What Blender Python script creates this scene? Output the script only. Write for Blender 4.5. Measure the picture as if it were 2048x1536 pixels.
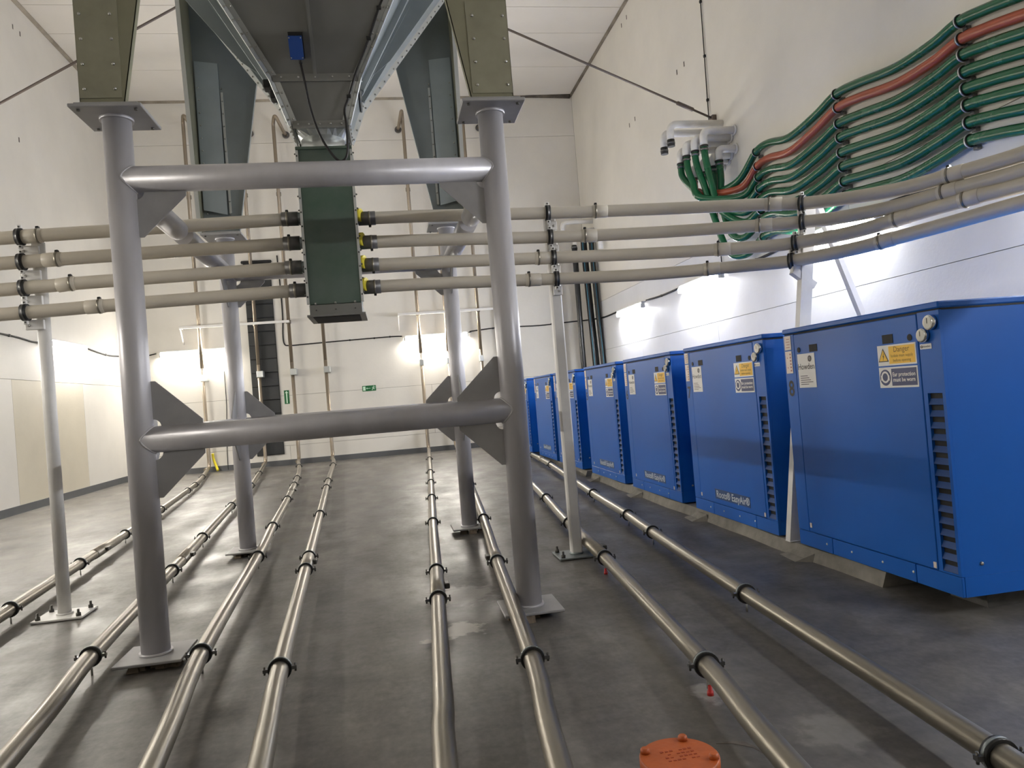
import bpy, math, random
from mathutils import Vector, Matrix

# ------------------------------------------------------------------ camera, world, exposure
scene = bpy.context.scene
for o in list(bpy.data.objects):
    bpy.data.objects.remove(o)
cam_d = bpy.data.cameras.new('camera')
cam_d.sensor_width = 36.0
cam_d.lens = 1500.0 / 2048.0 * 36.0
cam_d.clip_start = 0.05
cam_d.clip_end = 200
cam = bpy.data.objects.new('camera', cam_d)
scene.collection.objects.link(cam)
_Y = Vector((-244.0, 40.0, 1500.0)).normalized()
_a = math.radians(4.5)
_u = Vector((-math.sin(_a), -math.cos(_a), 0))
_Z = (_u - _u.dot(_Y) * _Y).normalized()
_X = _Y.cross(_Z)
if _X.x < 0:
    _X = -_X
_right = Vector((_X.x, _Y.x, _Z.x))
_down = Vector((_X.y, _Y.y, _Z.y))
_fwd = Vector((_X.z, _Y.z, _Z.z))
m = Matrix.Identity(4)
for i in range(3):
    m[i][0] = _right[i]; m[i][1] = -_down[i]; m[i][2] = -_fwd[i]
m[2][3] = 1.5
cam.matrix_world = m
scene.camera = cam

world = bpy.data.worlds.new('world')
scene.world = world
world.use_nodes = True
world.node_tree.nodes['Background'].inputs[0].default_value = (0.02, 0.02, 0.02, 1)
scene.view_settings.view_transform = 'Standard'
scene.view_settings.look = 'None'
scene.view_settings.gamma = 1.0
scene.view_settings.use_curve_mapping = False
scene.view_settings.exposure = 0.16
LAMP_WARM = 185.0      # strength of the warm wall lamps
LAMP_COOL = 200.0      # strength of the whiter lamps on the right wall

COL = scene.collection
rnd = random.Random(4)

# ------------------------------------------------------------------ materials
def lin(c):
    return tuple(((v / 255.0) / 12.92 if v / 255.0 <= 0.04045 else ((v / 255.0 + 0.055) / 1.055) ** 2.4) for v in c)

def mat(name, rgb, rough=0.5, metal=0.0, var=0.0, scale=4.0, bump=0.0, bscale=40.0, rvar=0.0, stretch=(1, 1, 1), spec=0.5, coat=0.0, rgb2=None, detail=5.0):
    mt = bpy.data.materials.new(name)
    mt.use_nodes = True
    nt = mt.node_tree
    b = nt.nodes['Principled BSDF']
    c = lin(rgb)
    b.inputs['Base Color'].default_value = (*c, 1)
    b.inputs['Roughness'].default_value = rough
    b.inputs['Metallic'].default_value = metal
    b.inputs['Specular IOR Level'].default_value = spec
    b.inputs['Coat Weight'].default_value = coat
    if var or rvar or bump or rgb2:
        tc = nt.nodes.new('ShaderNodeNewGeometry')
        mp = nt.nodes.new('ShaderNodeMapping')
        mp.inputs['Scale'].default_value = stretch
        nt.links.new(tc.outputs['Position'], mp.inputs['Vector'])
        nz = nt.nodes.new('ShaderNodeTexNoise')
        nz.inputs['Scale'].default_value = scale
        nz.inputs['Detail'].default_value = detail
        nz.inputs['Roughness'].default_value = 0.6
        nt.links.new(mp.outputs['Vector'], nz.inputs['Vector'])
        if var or rgb2:
            rp = nt.nodes.new('ShaderNodeValToRGB')
            c2 = lin(rgb2) if rgb2 else tuple(v * (1 + var) for v in c)
            c1 = c if rgb2 else tuple(v * (1 - var) for v in c)
            rp.color_ramp.elements[0].position = 0.3
            rp.color_ramp.elements[1].position = 0.7
            rp.color_ramp.elements[0].color = (*c1, 1)
            rp.color_ramp.elements[1].color = (*c2, 1)
            nt.links.new(nz.outputs['Fac'], rp.inputs['Fac'])
            nt.links.new(rp.outputs['Color'], b.inputs['Base Color'])
        if rvar:
            mr = nt.nodes.new('ShaderNodeMapRange')
            mr.inputs['From Min'].default_value = 0.3
            mr.inputs['From Max'].default_value = 0.7
            mr.inputs['To Min'].default_value = max(0.02, rough - rvar)
            mr.inputs['To Max'].default_value = rough + rvar
            nt.links.new(nz.outputs['Fac'], mr.inputs['Value'])
            nt.links.new(mr.outputs['Result'], b.inputs['Roughness'])
        if bump:
            n2 = nt.nodes.new('ShaderNodeTexNoise')
            n2.inputs['Scale'].default_value = bscale
            n2.inputs['Detail'].default_value = 4
            nt.links.new(tc.outputs['Position'], n2.inputs['Vector'])
            bp = nt.nodes.new('ShaderNodeBump')
            bp.inputs['Strength'].default_value = bump
            bp.inputs['Distance'].default_value = 0.01
            nt.links.new(n2.outputs['Fac'], bp.inputs['Height'])
            nt.links.new(bp.outputs['Normal'], b.inputs['Normal'])
    return mt

def emit(name, rgb, strength):
    mt = bpy.data.materials.new(name)
    mt.use_nodes = True
    b = mt.node_tree.nodes['Principled BSDF']
    b.inputs['Base Color'].default_value = (0.8, 0.8, 0.8, 1)
    b.inputs['Emission Color'].default_value = (*lin(rgb), 1)
    b.inputs['Emission Strength'].default_value = strength
    return mt

def floor_material():
    mt = bpy.data.materials.new('painted_concrete')
    mt.use_nodes = True
    nt = mt.node_tree
    N = nt.nodes.new
    L = nt.links.new
    b = nt.nodes['Principled BSDF']
    g = N('ShaderNodeNewGeometry')
    def noise(scale, detail, stretch=(1, 1, 1), rough=0.6):
        mp = N('ShaderNodeMapping'); mp.inputs['Scale'].default_value = stretch
        L(g.outputs['Position'], mp.inputs['Vector'])
        n = N('ShaderNodeTexNoise'); n.inputs['Scale'].default_value = scale; n.inputs['Detail'].default_value = detail
        n.inputs['Roughness'].default_value = rough
        L(mp.outputs['Vector'], n.inputs['Vector'])
        return n.outputs['Fac']
    def ramp(f, a, c, p0=0.35, p1=0.68):
        r = N('ShaderNodeValToRGB')
        r.color_ramp.elements[0].position = p0; r.color_ramp.elements[1].position = p1
        r.color_ramp.elements[0].color = (*lin(a), 1); r.color_ramp.elements[1].color = (*lin(c), 1)
        L(f, r.inputs['Fac']); return r.outputs['Color']
    def mix(f, a, c, mode='MIX'):
        x = N('ShaderNodeMix'); x.data_type = 'RGBA'; x.blend_type = mode
        if isinstance(f, float): x.inputs[0].default_value = f
        else: L(f, x.inputs[0])
        L(a, x.inputs[6])
        if isinstance(c, tuple): x.inputs[7].default_value = (*c, 1)
        else: L(c, x.inputs[7])
        return x.outputs[2]
    base = ramp(noise(0.9, 6), (82, 79, 75), (110, 106, 101))
    fine = ramp(noise(6.0, 6, (0.6, 1.2, 1)), (64, 61, 58), (126, 122, 116))
    col = mix(0.55, base, fine)
    grain = ramp(noise(28.0, 4, (1, 0.7, 1)), (76, 73, 69), (120, 116, 111))
    col = mix(0.4, col, grain)
    # worn pale scuffs
    sc = N('ShaderNodeMapRange'); sc.inputs['From Min'].default_value = 0.52; sc.inputs['From Max'].default_value = 0.80
    L(noise(2.2, 6, (1, 0.5, 1), 0.6), sc.inputs['Value'])
    k = N('ShaderNodeMath'); k.operation = 'MULTIPLY'; k.inputs[1].default_value = 0.6; L(sc.outputs['Result'], k.inputs[0])
    col = mix(k.outputs[0], col, lin((156, 151, 144)))
    # dark damp smears
    sd = N('ShaderNodeMapRange'); sd.inputs['From Min'].default_value = 0.48; sd.inputs['From Max'].default_value = 0.78
    L(noise(1.1, 5, (0.8, 1.0, 1), 0.58), sd.inputs['Value'])
    k2 = N('ShaderNodeMath'); k2.operation = 'MULTIPLY'; k2.inputs[1].default_value = 0.65; L(sd.outputs['Result'], k2.inputs[0])
    col = mix(k2.outputs[0], col, lin((66, 64, 60)))
    # spilled white powder patches, each with an irregular outline
    for (px, py, r, s) in ((0.33, 4.92, 0.17, 0.9), (0.12, 4.75, 0.05, 0.6), (0.42, 5.75, 0.30, 0.32), (1.42, 3.42, 0.12, 0.4), (1.72, 2.9, 0.18, 0.14)):
        d = N('ShaderNodeVectorMath'); d.operation = 'DISTANCE'; d.inputs[1].default_value = (px, py, 0)
        L(g.outputs['Position'], d.inputs[0])
        dn = N('ShaderNodeMath'); dn.operation = 'MULTIPLY_ADD'; dn.inputs[1].default_value = -0.55 * r * 4
        L(noise(9.0, 6), dn.inputs[0]); L(d.outputs['Value'], dn.inputs[2])
        mr = N('ShaderNodeMapRange'); mr.inputs['From Min'].default_value = -r * 0.1; mr.inputs['From Max'].default_value = -r * 0.45
        mr.inputs['To Min'].default_value = 0; mr.inputs['To Max'].default_value = s
        L(dn.outputs[0], mr.inputs['Value'])
        col = mix(mr.outputs['Result'], col, lin((205, 200, 192)))
    L(col, b.inputs['Base Color'])
    mr = N('ShaderNodeMapRange'); mr.inputs['From Min'].default_value = 0.3; mr.inputs['From Max'].default_value = 0.7
    mr.inputs['To Min'].default_value = 0.28; mr.inputs['To Max'].default_value = 0.58
    L(noise(1.8, 7, (1, 0.5, 1)), mr.inputs['Value'])
    L(mr.outputs['Result'], b.inputs['Roughness'])
    bp = N('ShaderNodeBump'); bp.inputs['Strength'].default_value = 0.18; bp.inputs['Distance'].default_value = 0.008
    L(noise(5.0, 6, (1, 0.5, 1)), bp.inputs['Height']); L(bp.outputs['Normal'], b.inputs['Normal'])
    return mt

M = {}
M['floor'] = floor_material()
M['wall'] = mat('cream_wall_paint', (225, 221, 212), 0.55, var=0.05, scale=0.7, bump=0.15, bscale=22)
M['wall_white'] = mat('white_wall_paint', (226, 226, 225), 0.42, var=0.05, scale=0.8, bump=0.15, bscale=22)
M['wall_beige'] = mat('beige_wall_paint', (208, 200, 180), 0.5, var=0.05, scale=0.9, bump=0.15, bscale=22)
M['ceiling'] = mat('cream_ceiling_paint', (226, 221, 212), 0.6, var=0.04, scale=0.6)
M['seal'] = mat('sooty_joint_seal', (160, 150, 136), 0.8, rgb2=(110, 102, 92), scale=2.0)
M['joint'] = mat('dusty_joint_bead', (186, 177, 162), 0.8, rgb2=(140, 131, 118), scale=2.0)
M['soot'] = mat('soot', (62, 56, 52), 0.9, rgb2=(120, 112, 102), scale=5.0)
M['baseboard'] = mat('grey_skirting_paint', (86, 88, 90), 0.5, var=0.08, scale=3)
M['frame'] = mat('silver_paint', (196, 194, 197), 0.40, 0.22, var=0.12, scale=3.0, rvar=0.06, stretch=(1, 1, 0.3), bump=0.04, bscale=60)
M['plate'] = mat('grey_steel_plate', (164, 163, 163), 0.5, 0.12, var=0.08, scale=6)
M['grout'] = mat('crumbled_grout', (120, 108, 94), 0.95, var=0.3, scale=14, bump=0.6, bscale=30)
M['galv_light'] = mat('pale_galvanised_sheet', (176, 186, 190), 0.36, 0.45, var=0.07, scale=3, rvar=0.05)
M['galv'] = mat('galvanised_sheet', (142, 149, 150), 0.36, 0.5, var=0.08, scale=3, rvar=0.05)
M['galv_dark'] = mat('dull_shaded_galvanised_sheet', (128, 128, 124), 0.45, 0.45, var=0.08, scale=2, rvar=0.05)  # on the hopper front this darker tone holds underside shade
M['galv_bright'] = mat('bright_flange', (205, 208, 206), 0.32, 0.7, var=0.05, scale=3, rvar=0.04, detail=2)
M['olive'] = mat('olive_galvanised_sheet', (140, 138, 116), 0.48, 0.35, var=0.10, scale=4, rvar=0.06)
M['olive_plate'] = mat('olive_cover_plate', (150, 148, 128), 0.45, 0.4, var=0.12, scale=5, rvar=0.06)
M['green_sheet'] = mat('green_sheet', (70, 92, 78), 0.42, 0.15, rgb2=(92, 104, 96), scale=3.0, rvar=0.06)
M['dark_rubber'] = mat('black_rubber', (22, 22, 22), 0.55)
M['dark_sleeve'] = mat('dark_grey_sleeve', (96, 94, 92), 0.4, 0.2, var=0.15, scale=12)
M['bolt'] = mat('zinc_bolt', (190, 188, 182), 0.3, 0.9)
M['bolt_dark'] = mat('dark_bolt', (90, 88, 84), 0.45, 0.7)
M['pipe_beige'] = mat('beige_plastic_pipe', (206, 198, 182), 0.38, var=0.05, scale=3, rvar=0.06, bump=0.02)
M['pipe_beige2'] = mat('beige_coupling', (216, 208, 192), 0.36, var=0.04, scale=6)
M['white_paint'] = mat('white_steel_paint', (226, 224, 220), 0.4, var=0.06, scale=6)
M['steel'] = mat('stainless_pipe', (142, 136, 124), 0.34, 0.8, var=0.12, scale=3, rvar=0.05, stretch=(2, 0.4, 2), detail=3)
M['steel_dull'] = mat('dull_pipe_coupling', (150, 144, 132), 0.4, 0.85, var=0.14, scale=10, rvar=0.08)
M['riser'] = mat('riser_pipe', (150, 138, 122), 0.36, 0.7, var=0.06, scale=1.5, rvar=0.04)
M['red'] = mat('red_plastic', (190, 40, 36), 0.45)
M['orange'] = mat('orange_iron_paint', (172, 84, 32), 0.5, var=0.10, scale=14, bump=0.15, bscale=50)
M['orange_dark'] = mat('worn_orange_lettering', (150, 62, 30), 0.6)
M['blue'] = mat('blue_cabinet_paint', (14, 90, 178), 0.42, var=0.03, scale=2, bump=0.05, bscale=260, spec=0.3)
M['blue_shaded'] = mat('blue_louvre_shaded', (16, 62, 124), 0.6, var=0.03, scale=2)  # cabinet blue darkened, louvre shade put into the slat colour
M['black'] = mat('black_void', (14, 14, 16), 0.7)
M['glass_gauge'] = mat('gauge_glass', (214, 214, 206), 0.08, 0.0, spec=0.9, coat=1.0)
M['chrome'] = mat('chrome', (225, 225, 222), 0.12, 1.0)
M['paper'] = mat('white_sticker', (232, 230, 226), 0.45)
M['beige_label'] = mat('beige_sticker', (226, 212, 200), 0.45, var=0.05, scale=20)
M['yellow'] = mat('yellow_sticker', (244, 194, 52), 0.45)
M['navy'] = mat('navy_sticker', (34, 44, 92), 0.45)
M['ink'] = mat('black_ink', (30, 30, 32), 0.6)
M['ink_grey'] = mat('grey_ink', (96, 92, 90), 0.6)
M['ink_brown'] = mat('brown_ink', (130, 92, 30), 0.6)
M['ink_red'] = mat('faded_red_ink', (176, 120, 108), 0.6)
M['logo_bg'] = mat('clear_film', (46, 74, 122), 0.35)
M['logo_fg'] = mat('silver_letter', (206, 212, 218), 0.4)
M['concrete'] = mat('rough_concrete', (128, 124, 116), 0.85, var=0.2, scale=8, bump=0.5, bscale=25)
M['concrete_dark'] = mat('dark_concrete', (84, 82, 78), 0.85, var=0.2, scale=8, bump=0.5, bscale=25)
M['hose_green'] = mat('green_hose', (20, 88, 54), 0.26, var=0.04, scale=2, rvar=0.03)
M['hose_orange'] = mat('orange_hose', (158, 76, 48), 0.34, var=0.05, scale=2, rvar=0.03)
M['hose_black'] = mat('black_hose', (18, 20, 22), 0.35)
M['hose_stripe'] = mat('blue_hose_stripe', (46, 116, 140), 0.4)
M['clip'] = mat('steel_clip', (120, 120, 120), 0.3, 0.9)
M['cable'] = mat('black_cable', (28, 26, 26), 0.6)
M['rod'] = mat('tie_rod_steel', (108, 98, 92), 0.5, 0.6)
M['panel_dark'] = mat('charcoal_panel', (33, 35, 36), 0.5, var=0.1, scale=4)
M['sign_green'] = mat('green_sign', (10, 96, 48), 0.45)
M['sign_white'] = mat('pale_sign_print', (206, 232, 210), 0.5)
M['yellow_hose'] = mat('yellow_hose', (226, 208, 40), 0.45)
M['yellow_cap'] = mat('yellow_cap', (212, 196, 52), 0.5)
M['sensor_blue'] = mat('blue_sensor_housing', (34, 70, 140), 0.4)
M['housing'] = mat('lamp_housing', (200, 200, 198), 0.5)
M['tube_warm'] = emit('warm_lamp_diffuser', (255, 249, 239), LAMP_WARM)
M['tube_cool'] = emit('white_lamp_diffuser', (250, 251, 255), LAMP_COOL)

# ------------------------------------------------------------------ mesh helpers
class MB:
    def __init__(s):
        s.v = []; s.f = []; s.sm = []
    def add(s, vs, fs, smooth=False):
        o = len(s.v)
        s.v += [Vector(x) for x in vs]
        for i, f in enumerate(fs):
            s.f.append([o + k for k in f])
            s.sm.append(smooth if isinstance(smooth, bool) else smooth[i])
        return s
    def box(s, a, b):
        x0, x1 = sorted((a[0], b[0])); y0, y1 = sorted((a[1], b[1])); z0, z1 = sorted((a[2], b[2]))
        return s.add([(x0, y0, z0), (x1, y0, z0), (x1, y1, z0), (x0, y1, z0), (x0, y0, z1), (x1, y0, z1), (x1, y1, z1), (x0, y1, z1)],
                     [(0, 3, 2, 1), (4, 5, 6, 7), (0, 1, 5, 4), (1, 2, 6, 5), (2, 3, 7, 6), (3, 0, 4, 7)])
    def bevbox(s, a, b, r=0.006):
        # box whose vertical and horizontal edges are chamfered
        x0, x1 = sorted((a[0], b[0])); y0, y1 = sorted((a[1], b[1])); z0, z1 = sorted((a[2], b[2]))
        r = min(r, (x1 - x0) / 3, (y1 - y0) / 3, (z1 - z0) / 3)
        vs = []
        for X, sx in ((x0, 1), (x1, -1)):
            for Yv, sy in ((y0, 1), (y1, -1)):
                for Zv, sz in ((z0, 1), (z1, -1)):
                    vs += [(X, Yv + sy * r, Zv + sz * r), (X + sx * r, Yv, Zv + sz * r), (X + sx * r, Yv + sy * r, Zv)]
        I = lambda i, j, k, t: ((i * 2 + j) * 2 + k) * 3 + t
        fs = []
        for i in (0, 1): fs.append([I(i, 0, 0, 0), I(i, 0, 1, 0), I(i, 1, 1, 0), I(i, 1, 0, 0)])
        for j in (0, 1): fs.append([I(0, j, 0, 1), I(1, j, 0, 1), I(1, j, 1, 1), I(0, j, 1, 1)])
        for k in (0, 1): fs.append([I(0, 0, k, 2), I(0, 1, k, 2), I(1, 1, k, 2), I(1, 0, k, 2)])
        for i in (0, 1):
            for j in (0, 1): fs.append([I(i, j, 0, 0), I(i, j, 1, 0), I(i, j, 1, 1), I(i, j, 0, 1)])
            for k in (0, 1): fs.append([I(i, 0, k, 0), I(i, 1, k, 0), I(i, 1, k, 2), I(i, 0, k, 2)])
        for j in (0, 1):
            for k in (0, 1): fs.append([I(0, j, k, 1), I(1, j, k, 1), I(1, j, k, 2), I(0, j, k, 2)])
        for i in (0, 1):
            for j in (0, 1):
                for k in (0, 1): fs.append([I(i, j, k, 0), I(i, j, k, 1), I(i, j, k, 2)])
        return s.add(vs, fs)
    def tube(s, path, r, seg=16, caps=True):
        P = [Vector(p) for p in path]
        n = len(P)
        R = r if isinstance(r, (list, tuple)) else [r] * n
        T = []
        for i in range(n):
            t = (P[min(i + 1, n - 1)] - P[max(i - 1, 0)])
            T.append(t.normalized() if t.length > 1e-9 else (T[-1] if T else Vector((0, 0, 1))))
        up = Vector((0, 0, 1)) if abs(T[0].z) < 0.9 else Vector((1, 0, 0))
        nrm = (up - up.dot(T[0]) * T[0]).normalized()
        vs = []; fs = []; sm = []
        for i in range(n):
            nrm = (nrm - nrm.dot(T[i]) * T[i]).normalized()
            bi = T[i].cross(nrm)
            # mitre stretch at sharp corners is ignored, paths are dense
            for k in range(seg):
                a = 2 * math.pi * k / seg
                vs.append(P[i] + R[i] * (math.cos(a) * nrm + math.sin(a) * bi))
        for i in range(n - 1):
            for k in range(seg):
                k2 = (k + 1) % seg
                fs.append((i * seg + k, i * seg + k2, (i + 1) * seg + k2, (i + 1) * seg + k)); sm.append(True)
        if caps:
            fs.append(tuple(range(seg))[::-1]); sm.append(False)
            fs.append(tuple((n - 1) * seg + k for k in range(seg))); sm.append(False)
        return s.add(vs, fs, sm)
    def ring(s, c, axis, r0, r1, w, seg=20):
        # a flat band: outer radius r1, inner r0, width w along axis
        c = Vector(c); ax = Vector(axis).normalized()
        up = Vector((0, 0, 1)) if abs(ax.z) < 0.9 else Vector((1, 0, 0))
        n1 = (up - up.dot(ax) * ax).normalized(); n2 = ax.cross(n1)
        vs = []; fs = []; sm = []
        for (rr, d) in ((r0, -w / 2), (r1, -w / 2), (r1, w / 2), (r0, w / 2)):
            for k in range(seg):
                a = 2 * math.pi * k / seg
                vs.append(c + ax * d + rr * (math.cos(a) * n1 + math.sin(a) * n2))
        for q in range(4):
            q2 = (q + 1) % 4
            for k in range(seg):
                k2 = (k + 1) % seg
                fs.append((q * seg + k, q * seg + k2, q2 * seg + k2, q2 * seg + k)); sm.append(q in (1, 3))
        return s.add(vs, fs, sm)
    def prism(s, poly, d):
        # poly: list of 3D points (planar), d: extrusion vector
        n = len(poly); d = Vector(d)
        vs = [Vector(p) for p in poly] + [Vector(p) + d for p in poly]
        fs = [tuple(range(n))[::-1], tuple(range(n, 2 * n))] + [(i, (i + 1) % n, n + (i + 1) % n, n + i) for i in range(n)]
        return s.add(vs, fs)
    def hexa(s, lo, hi):
        # two quads (4 points each) joined
        return s.add(list(lo) + list(hi), [(0, 3, 2, 1), (4, 5, 6, 7), (0, 1, 5, 4), (1, 2, 6, 5), (2, 3, 7, 6), (3, 0, 4, 7)])
    def dome(s, c, axis, r, h, seg=8):
        ax = Vector(axis).normalized()
        c = Vector(c)
        return s.tube([c, c + ax * h * 0.6, c + ax * h], [r, r * 0.9, r * 0.35], seg)

ORI = {}
def finish(name, mb, material, parent=None, origin=(0, 0, 0)):
    me = bpy.data.meshes.new(name)
    o0 = Vector(ORI[parent.name]) if parent is not None else Vector(origin)
    me.from_pydata([tuple(v - o0) for v in mb.v], [], mb.f)
    me.polygons.foreach_set('use_smooth', mb.sm)
    me.materials.append(M[material] if isinstance(material, str) else material)
    me.update()
    ob = bpy.data.objects.new(name, me)
    COL.objects.link(ob)
    if parent is not None:
        ob.parent = parent
        ORI[ob.name] = ORI[parent.name]
    else:
        ob.location = o0
        ORI[ob.name] = tuple(o0)
    return ob

def fixn(ob):
    import bmesh
    bm = bmesh.new(); bm.from_mesh(ob.data)
    bmesh.ops.recalc_face_normals(bm, faces=bm.faces)
    bm.to_mesh(ob.data); bm.free()
    return ob

def part(name, mb, material, parent):
    return fixn(finish(name, mb, material, parent))

def tag(o, label, cat, group=None):
    o['label'] = label; o['category'] = cat
    if group: o['group'] = group
    return o

def thing(name, label, cat, loc, group=None):
    e = bpy.data.objects.new(name, None)
    e.empty_display_size = 0.2
    COL.objects.link(e)
    e.location = loc
    ORI[e.name] = tuple(loc)
    return tag(e, label, cat, group)

def single(name, mb, material, label, cat, origin=(0, 0, 0), group=None):
    return tag(fixn(finish(name, mb, material, None, origin)), label, cat, group)

def struct(name, mb, material):
    o = fixn(finish(name, mb, material)); o['kind'] = 'structure'
    return o

def smooth_path(pts, n=8):
    P = [Vector(p) for p in pts]
    P = [2 * P[0] - P[1]] + P + [2 * P[-1] - P[-2]]
    out = []
    for i in range(1, len(P) - 2):
        for k in range(n):
            t = k / n
            a, b, c, d = P[i - 1], P[i], P[i + 1], P[i + 2]
            out.append(0.5 * ((2 * b) + (c - a) * t + (2 * a - 5 * b + 4 * c - d) * t * t + (3 * b - a - 3 * c + d) * t * t * t))
    out.append(P[-2])
    return out

def fillet(pts, r, n=8):
    # polyline with rounded corners
    P = [Vector(p) for p in pts]
    out = [P[0]]
    for i in range(1, len(P) - 1):
        a = (P[i - 1] - P[i]); b = (P[i + 1] - P[i])
        rr = min(r, a.length * 0.45, b.length * 0.45)
        p0 = P[i] + a.normalized() * rr; p1 = P[i] + b.normalized() * rr
        for k in range(n + 1):
            t = k / n
            out.append((1 - t) ** 2 * p0 + 2 * t * (1 - t) * P[i] + t * t * p1)
    out.append(P[-1])
    return out

def text_mb(body, size, origin, right, up, align='CENTER', extrude=0.0, bold=0.0):
    cu = bpy.data.curves.new('t', 'FONT')
    cu.body = body; cu.size = size; cu.align_x = align; cu.align_y = 'CENTER'
    cu.resolution_u = 2; cu.offset = bold
    ob = bpy.data.objects.new('t', cu); COL.objects.link(ob)
    dg = bpy.context.evaluated_depsgraph_get()
    me = bpy.data.meshes.new_from_object(ob.evaluated_get(dg))
    r = Vector(right).normalized(); u = Vector(up).normalized(); o0 = Vector(origin)
    mb = MB()
    mb.add([o0 + r * v.co.x + u * v.co.y for v in me.vertices], [tuple(p.vertices) for p in me.polygons])
    bpy.data.objects.remove(ob); bpy.data.meshes.remove(me); bpy.data.curves.remove(cu)
    return mb

# ------------------------------------------------------------------ room shell
XL, XR, YF, YB, ZC = -7.05, 6.2, -6.0, 22.2, 10.5
struct('floor', MB().box((XL - 0.2, YF - 0.2, -0.2), (XR + 0.2, YB + 0.2, 0)), 'floor')
ceil = struct('ceiling', MB().box((XL - 0.2, YF - 0.2, ZC + 0.03), (XR + 0.2, YB + 0.2, ZC + 0.2)), 'seal')
ys = [YF, -3.1, -0.6, 1.9, 4.4, 6.9, 9.4, 11.9, 14.4, 17.02, 18.28, 20.2, YB]
for a, b in zip(ys[:-1], ys[1:]):
    part('ceiling_panel', MB().box((XL, a + 0.008, ZC), (XR, b - 0.008, ZC + 0.03)), 'ceiling', ceil)

def wall(name, kind, zs, low, splits):
    # kind: 'L','R','B','F' ; zs: seam heights ; panels proud of a darker joint behind
    t = 0.03
    bk = MB()
    if kind == 'L': bk.box((XL - 0.2, YF - 0.2, 0), (XL - t, YB + 0.2, ZC + 0.03))
    if kind == 'R': bk.box((XR + t, YF - 0.2, 0), (XR + 0.2, YB + 0.2, ZC + 0.03))
    if kind == 'B': bk.box((XL - 0.03, YB + t, 0), (XR + 0.03, YB + 0.2, ZC + 0.03))
    if kind == 'F': bk.box((XL - 0.03, YF - 0.2, 0), (XR + 0.03, YF - t, ZC + 0.03))
    w = struct(name, bk, 'seal')
    for i, (z0, z1) in enumerate(zip(zs[:-1], zs[1:])):
        sp = splits[i]
        for a, b in zip(sp[:-1], sp[1:]):
            g = 0.004
            z0g = z0 + (g if i else 0); z1g = z1 - g
            p = MB()
            if kind == 'L': p.box((XL - t, a + g, z0g), (XL, b - g, z1g))
            if kind == 'R': p.box((XR, a + g, z0g), (XR + t, b - g, z1g))
            if kind == 'B': p.box((a + g, YB, z0g), (b - g, YB + t, z1g))
            if kind == 'F': p.box((a + g, YF - t, z0g), (b - g, YF, z1g))
            part('wall_panel', p, 'wall_white' if (i < low) else ('wall_beige' if kind == 'L' and i == 0 and abs(a - 15.6) < 0.01 else 'wall'), w)
    return w

YS = [YF, -1.5, 4.0, 9.05, 13.3, 17.6, YB]
wall('wall_left', 'L', [0, 2.55, ZC], 0, [[YF, 0, 5, 10, 15.6, 18.95, YB], [YF, YB]])
wall('wall_right', 'R', [0, 2.55, 3.95, ZC], 2, [YS, [YF, 9.05, YB], [YF, 12.85, YB]])
wall('wall_back', 'B', [0, 0.55, 1.98, 9.25, ZC], 0, [[XL, -2.9, XR], [XL, 1.25, XR], [XL, XR], [XL, XR]])
wall('wall_front', 'F', [0, 2.55, ZC], 0, [[XL, XR], [XL, XR]])
struct('baseboard_left', MB().box((XL, YF, 0), (XL + 0.025, YB, 0.15)), 'baseboard')
struct('baseboard_back', MB().box((XL + 0.025, YB - 0.025, 0), (3.9, YB, 0.15)), 'baseboard')
# sooty sealant beads where the walls meet the ceiling
struct('trim_1', MB().tube([(XL, YB - 0.01, ZC - 0.01), (XR, YB - 0.01, ZC - 0.01)], 0.05, 8), 'joint')
struct('trim_2', MB().tube([(XR - 0.01, YF, ZC - 0.01), (XR - 0.01, YB, ZC - 0.01)], 0.05, 8), 'seal')
struct('trim_3', MB().tube([(XL + 0.01, YF, ZC - 0.01), (XL + 0.01, YB, ZC - 0.01)], 0.06, 8), 'joint')
struct('trim_4', MB().tube([(4.6, YB - 0.02, ZC - 0.02), (5.4, YB - 0.02, ZC - 0.02), (XR - 0.05, YB - 0.02, ZC - 0.02)], [0.04, 0.06, 0.09], 8), 'soot')

# hairline crack in the floor near the orange cap, tie slots in the walls
fl = bpy.data.objects['floor']
part('floor_crack', MB().prism([(1.21, 2.945, 0.0), (1.27, 2.945, 0.0), (1.325, 2.925, 0.0), (1.345, 2.87, 0.0), (1.36, 2.76, 0.0), (1.335, 2.865, 0.0), (1.30, 2.90, 0.0), (1.27, 2.925, 0.0)], (0, 0, 0.0015)), 'soot', fl)
for nm, X, L_ in (('wall_right', XR, ((16.81, 10.15), (17.2, 10.15), (13.83, 7.69), (14.2, 7.69), (16.81, 7.73), (17.22, 7.73))), ('wall_left', XL, ((16.71, 9.88), (17.02, 9.88), (16.63, 7.5)))):
    for y, z in L_:
        part('tie_slot', MB().box((X - 0.004, y - 0.018, z - 0.05), (X + 0.004, y + 0.018, z + 0.05)), 'soot', bpy.data.objects[nm])

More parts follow.
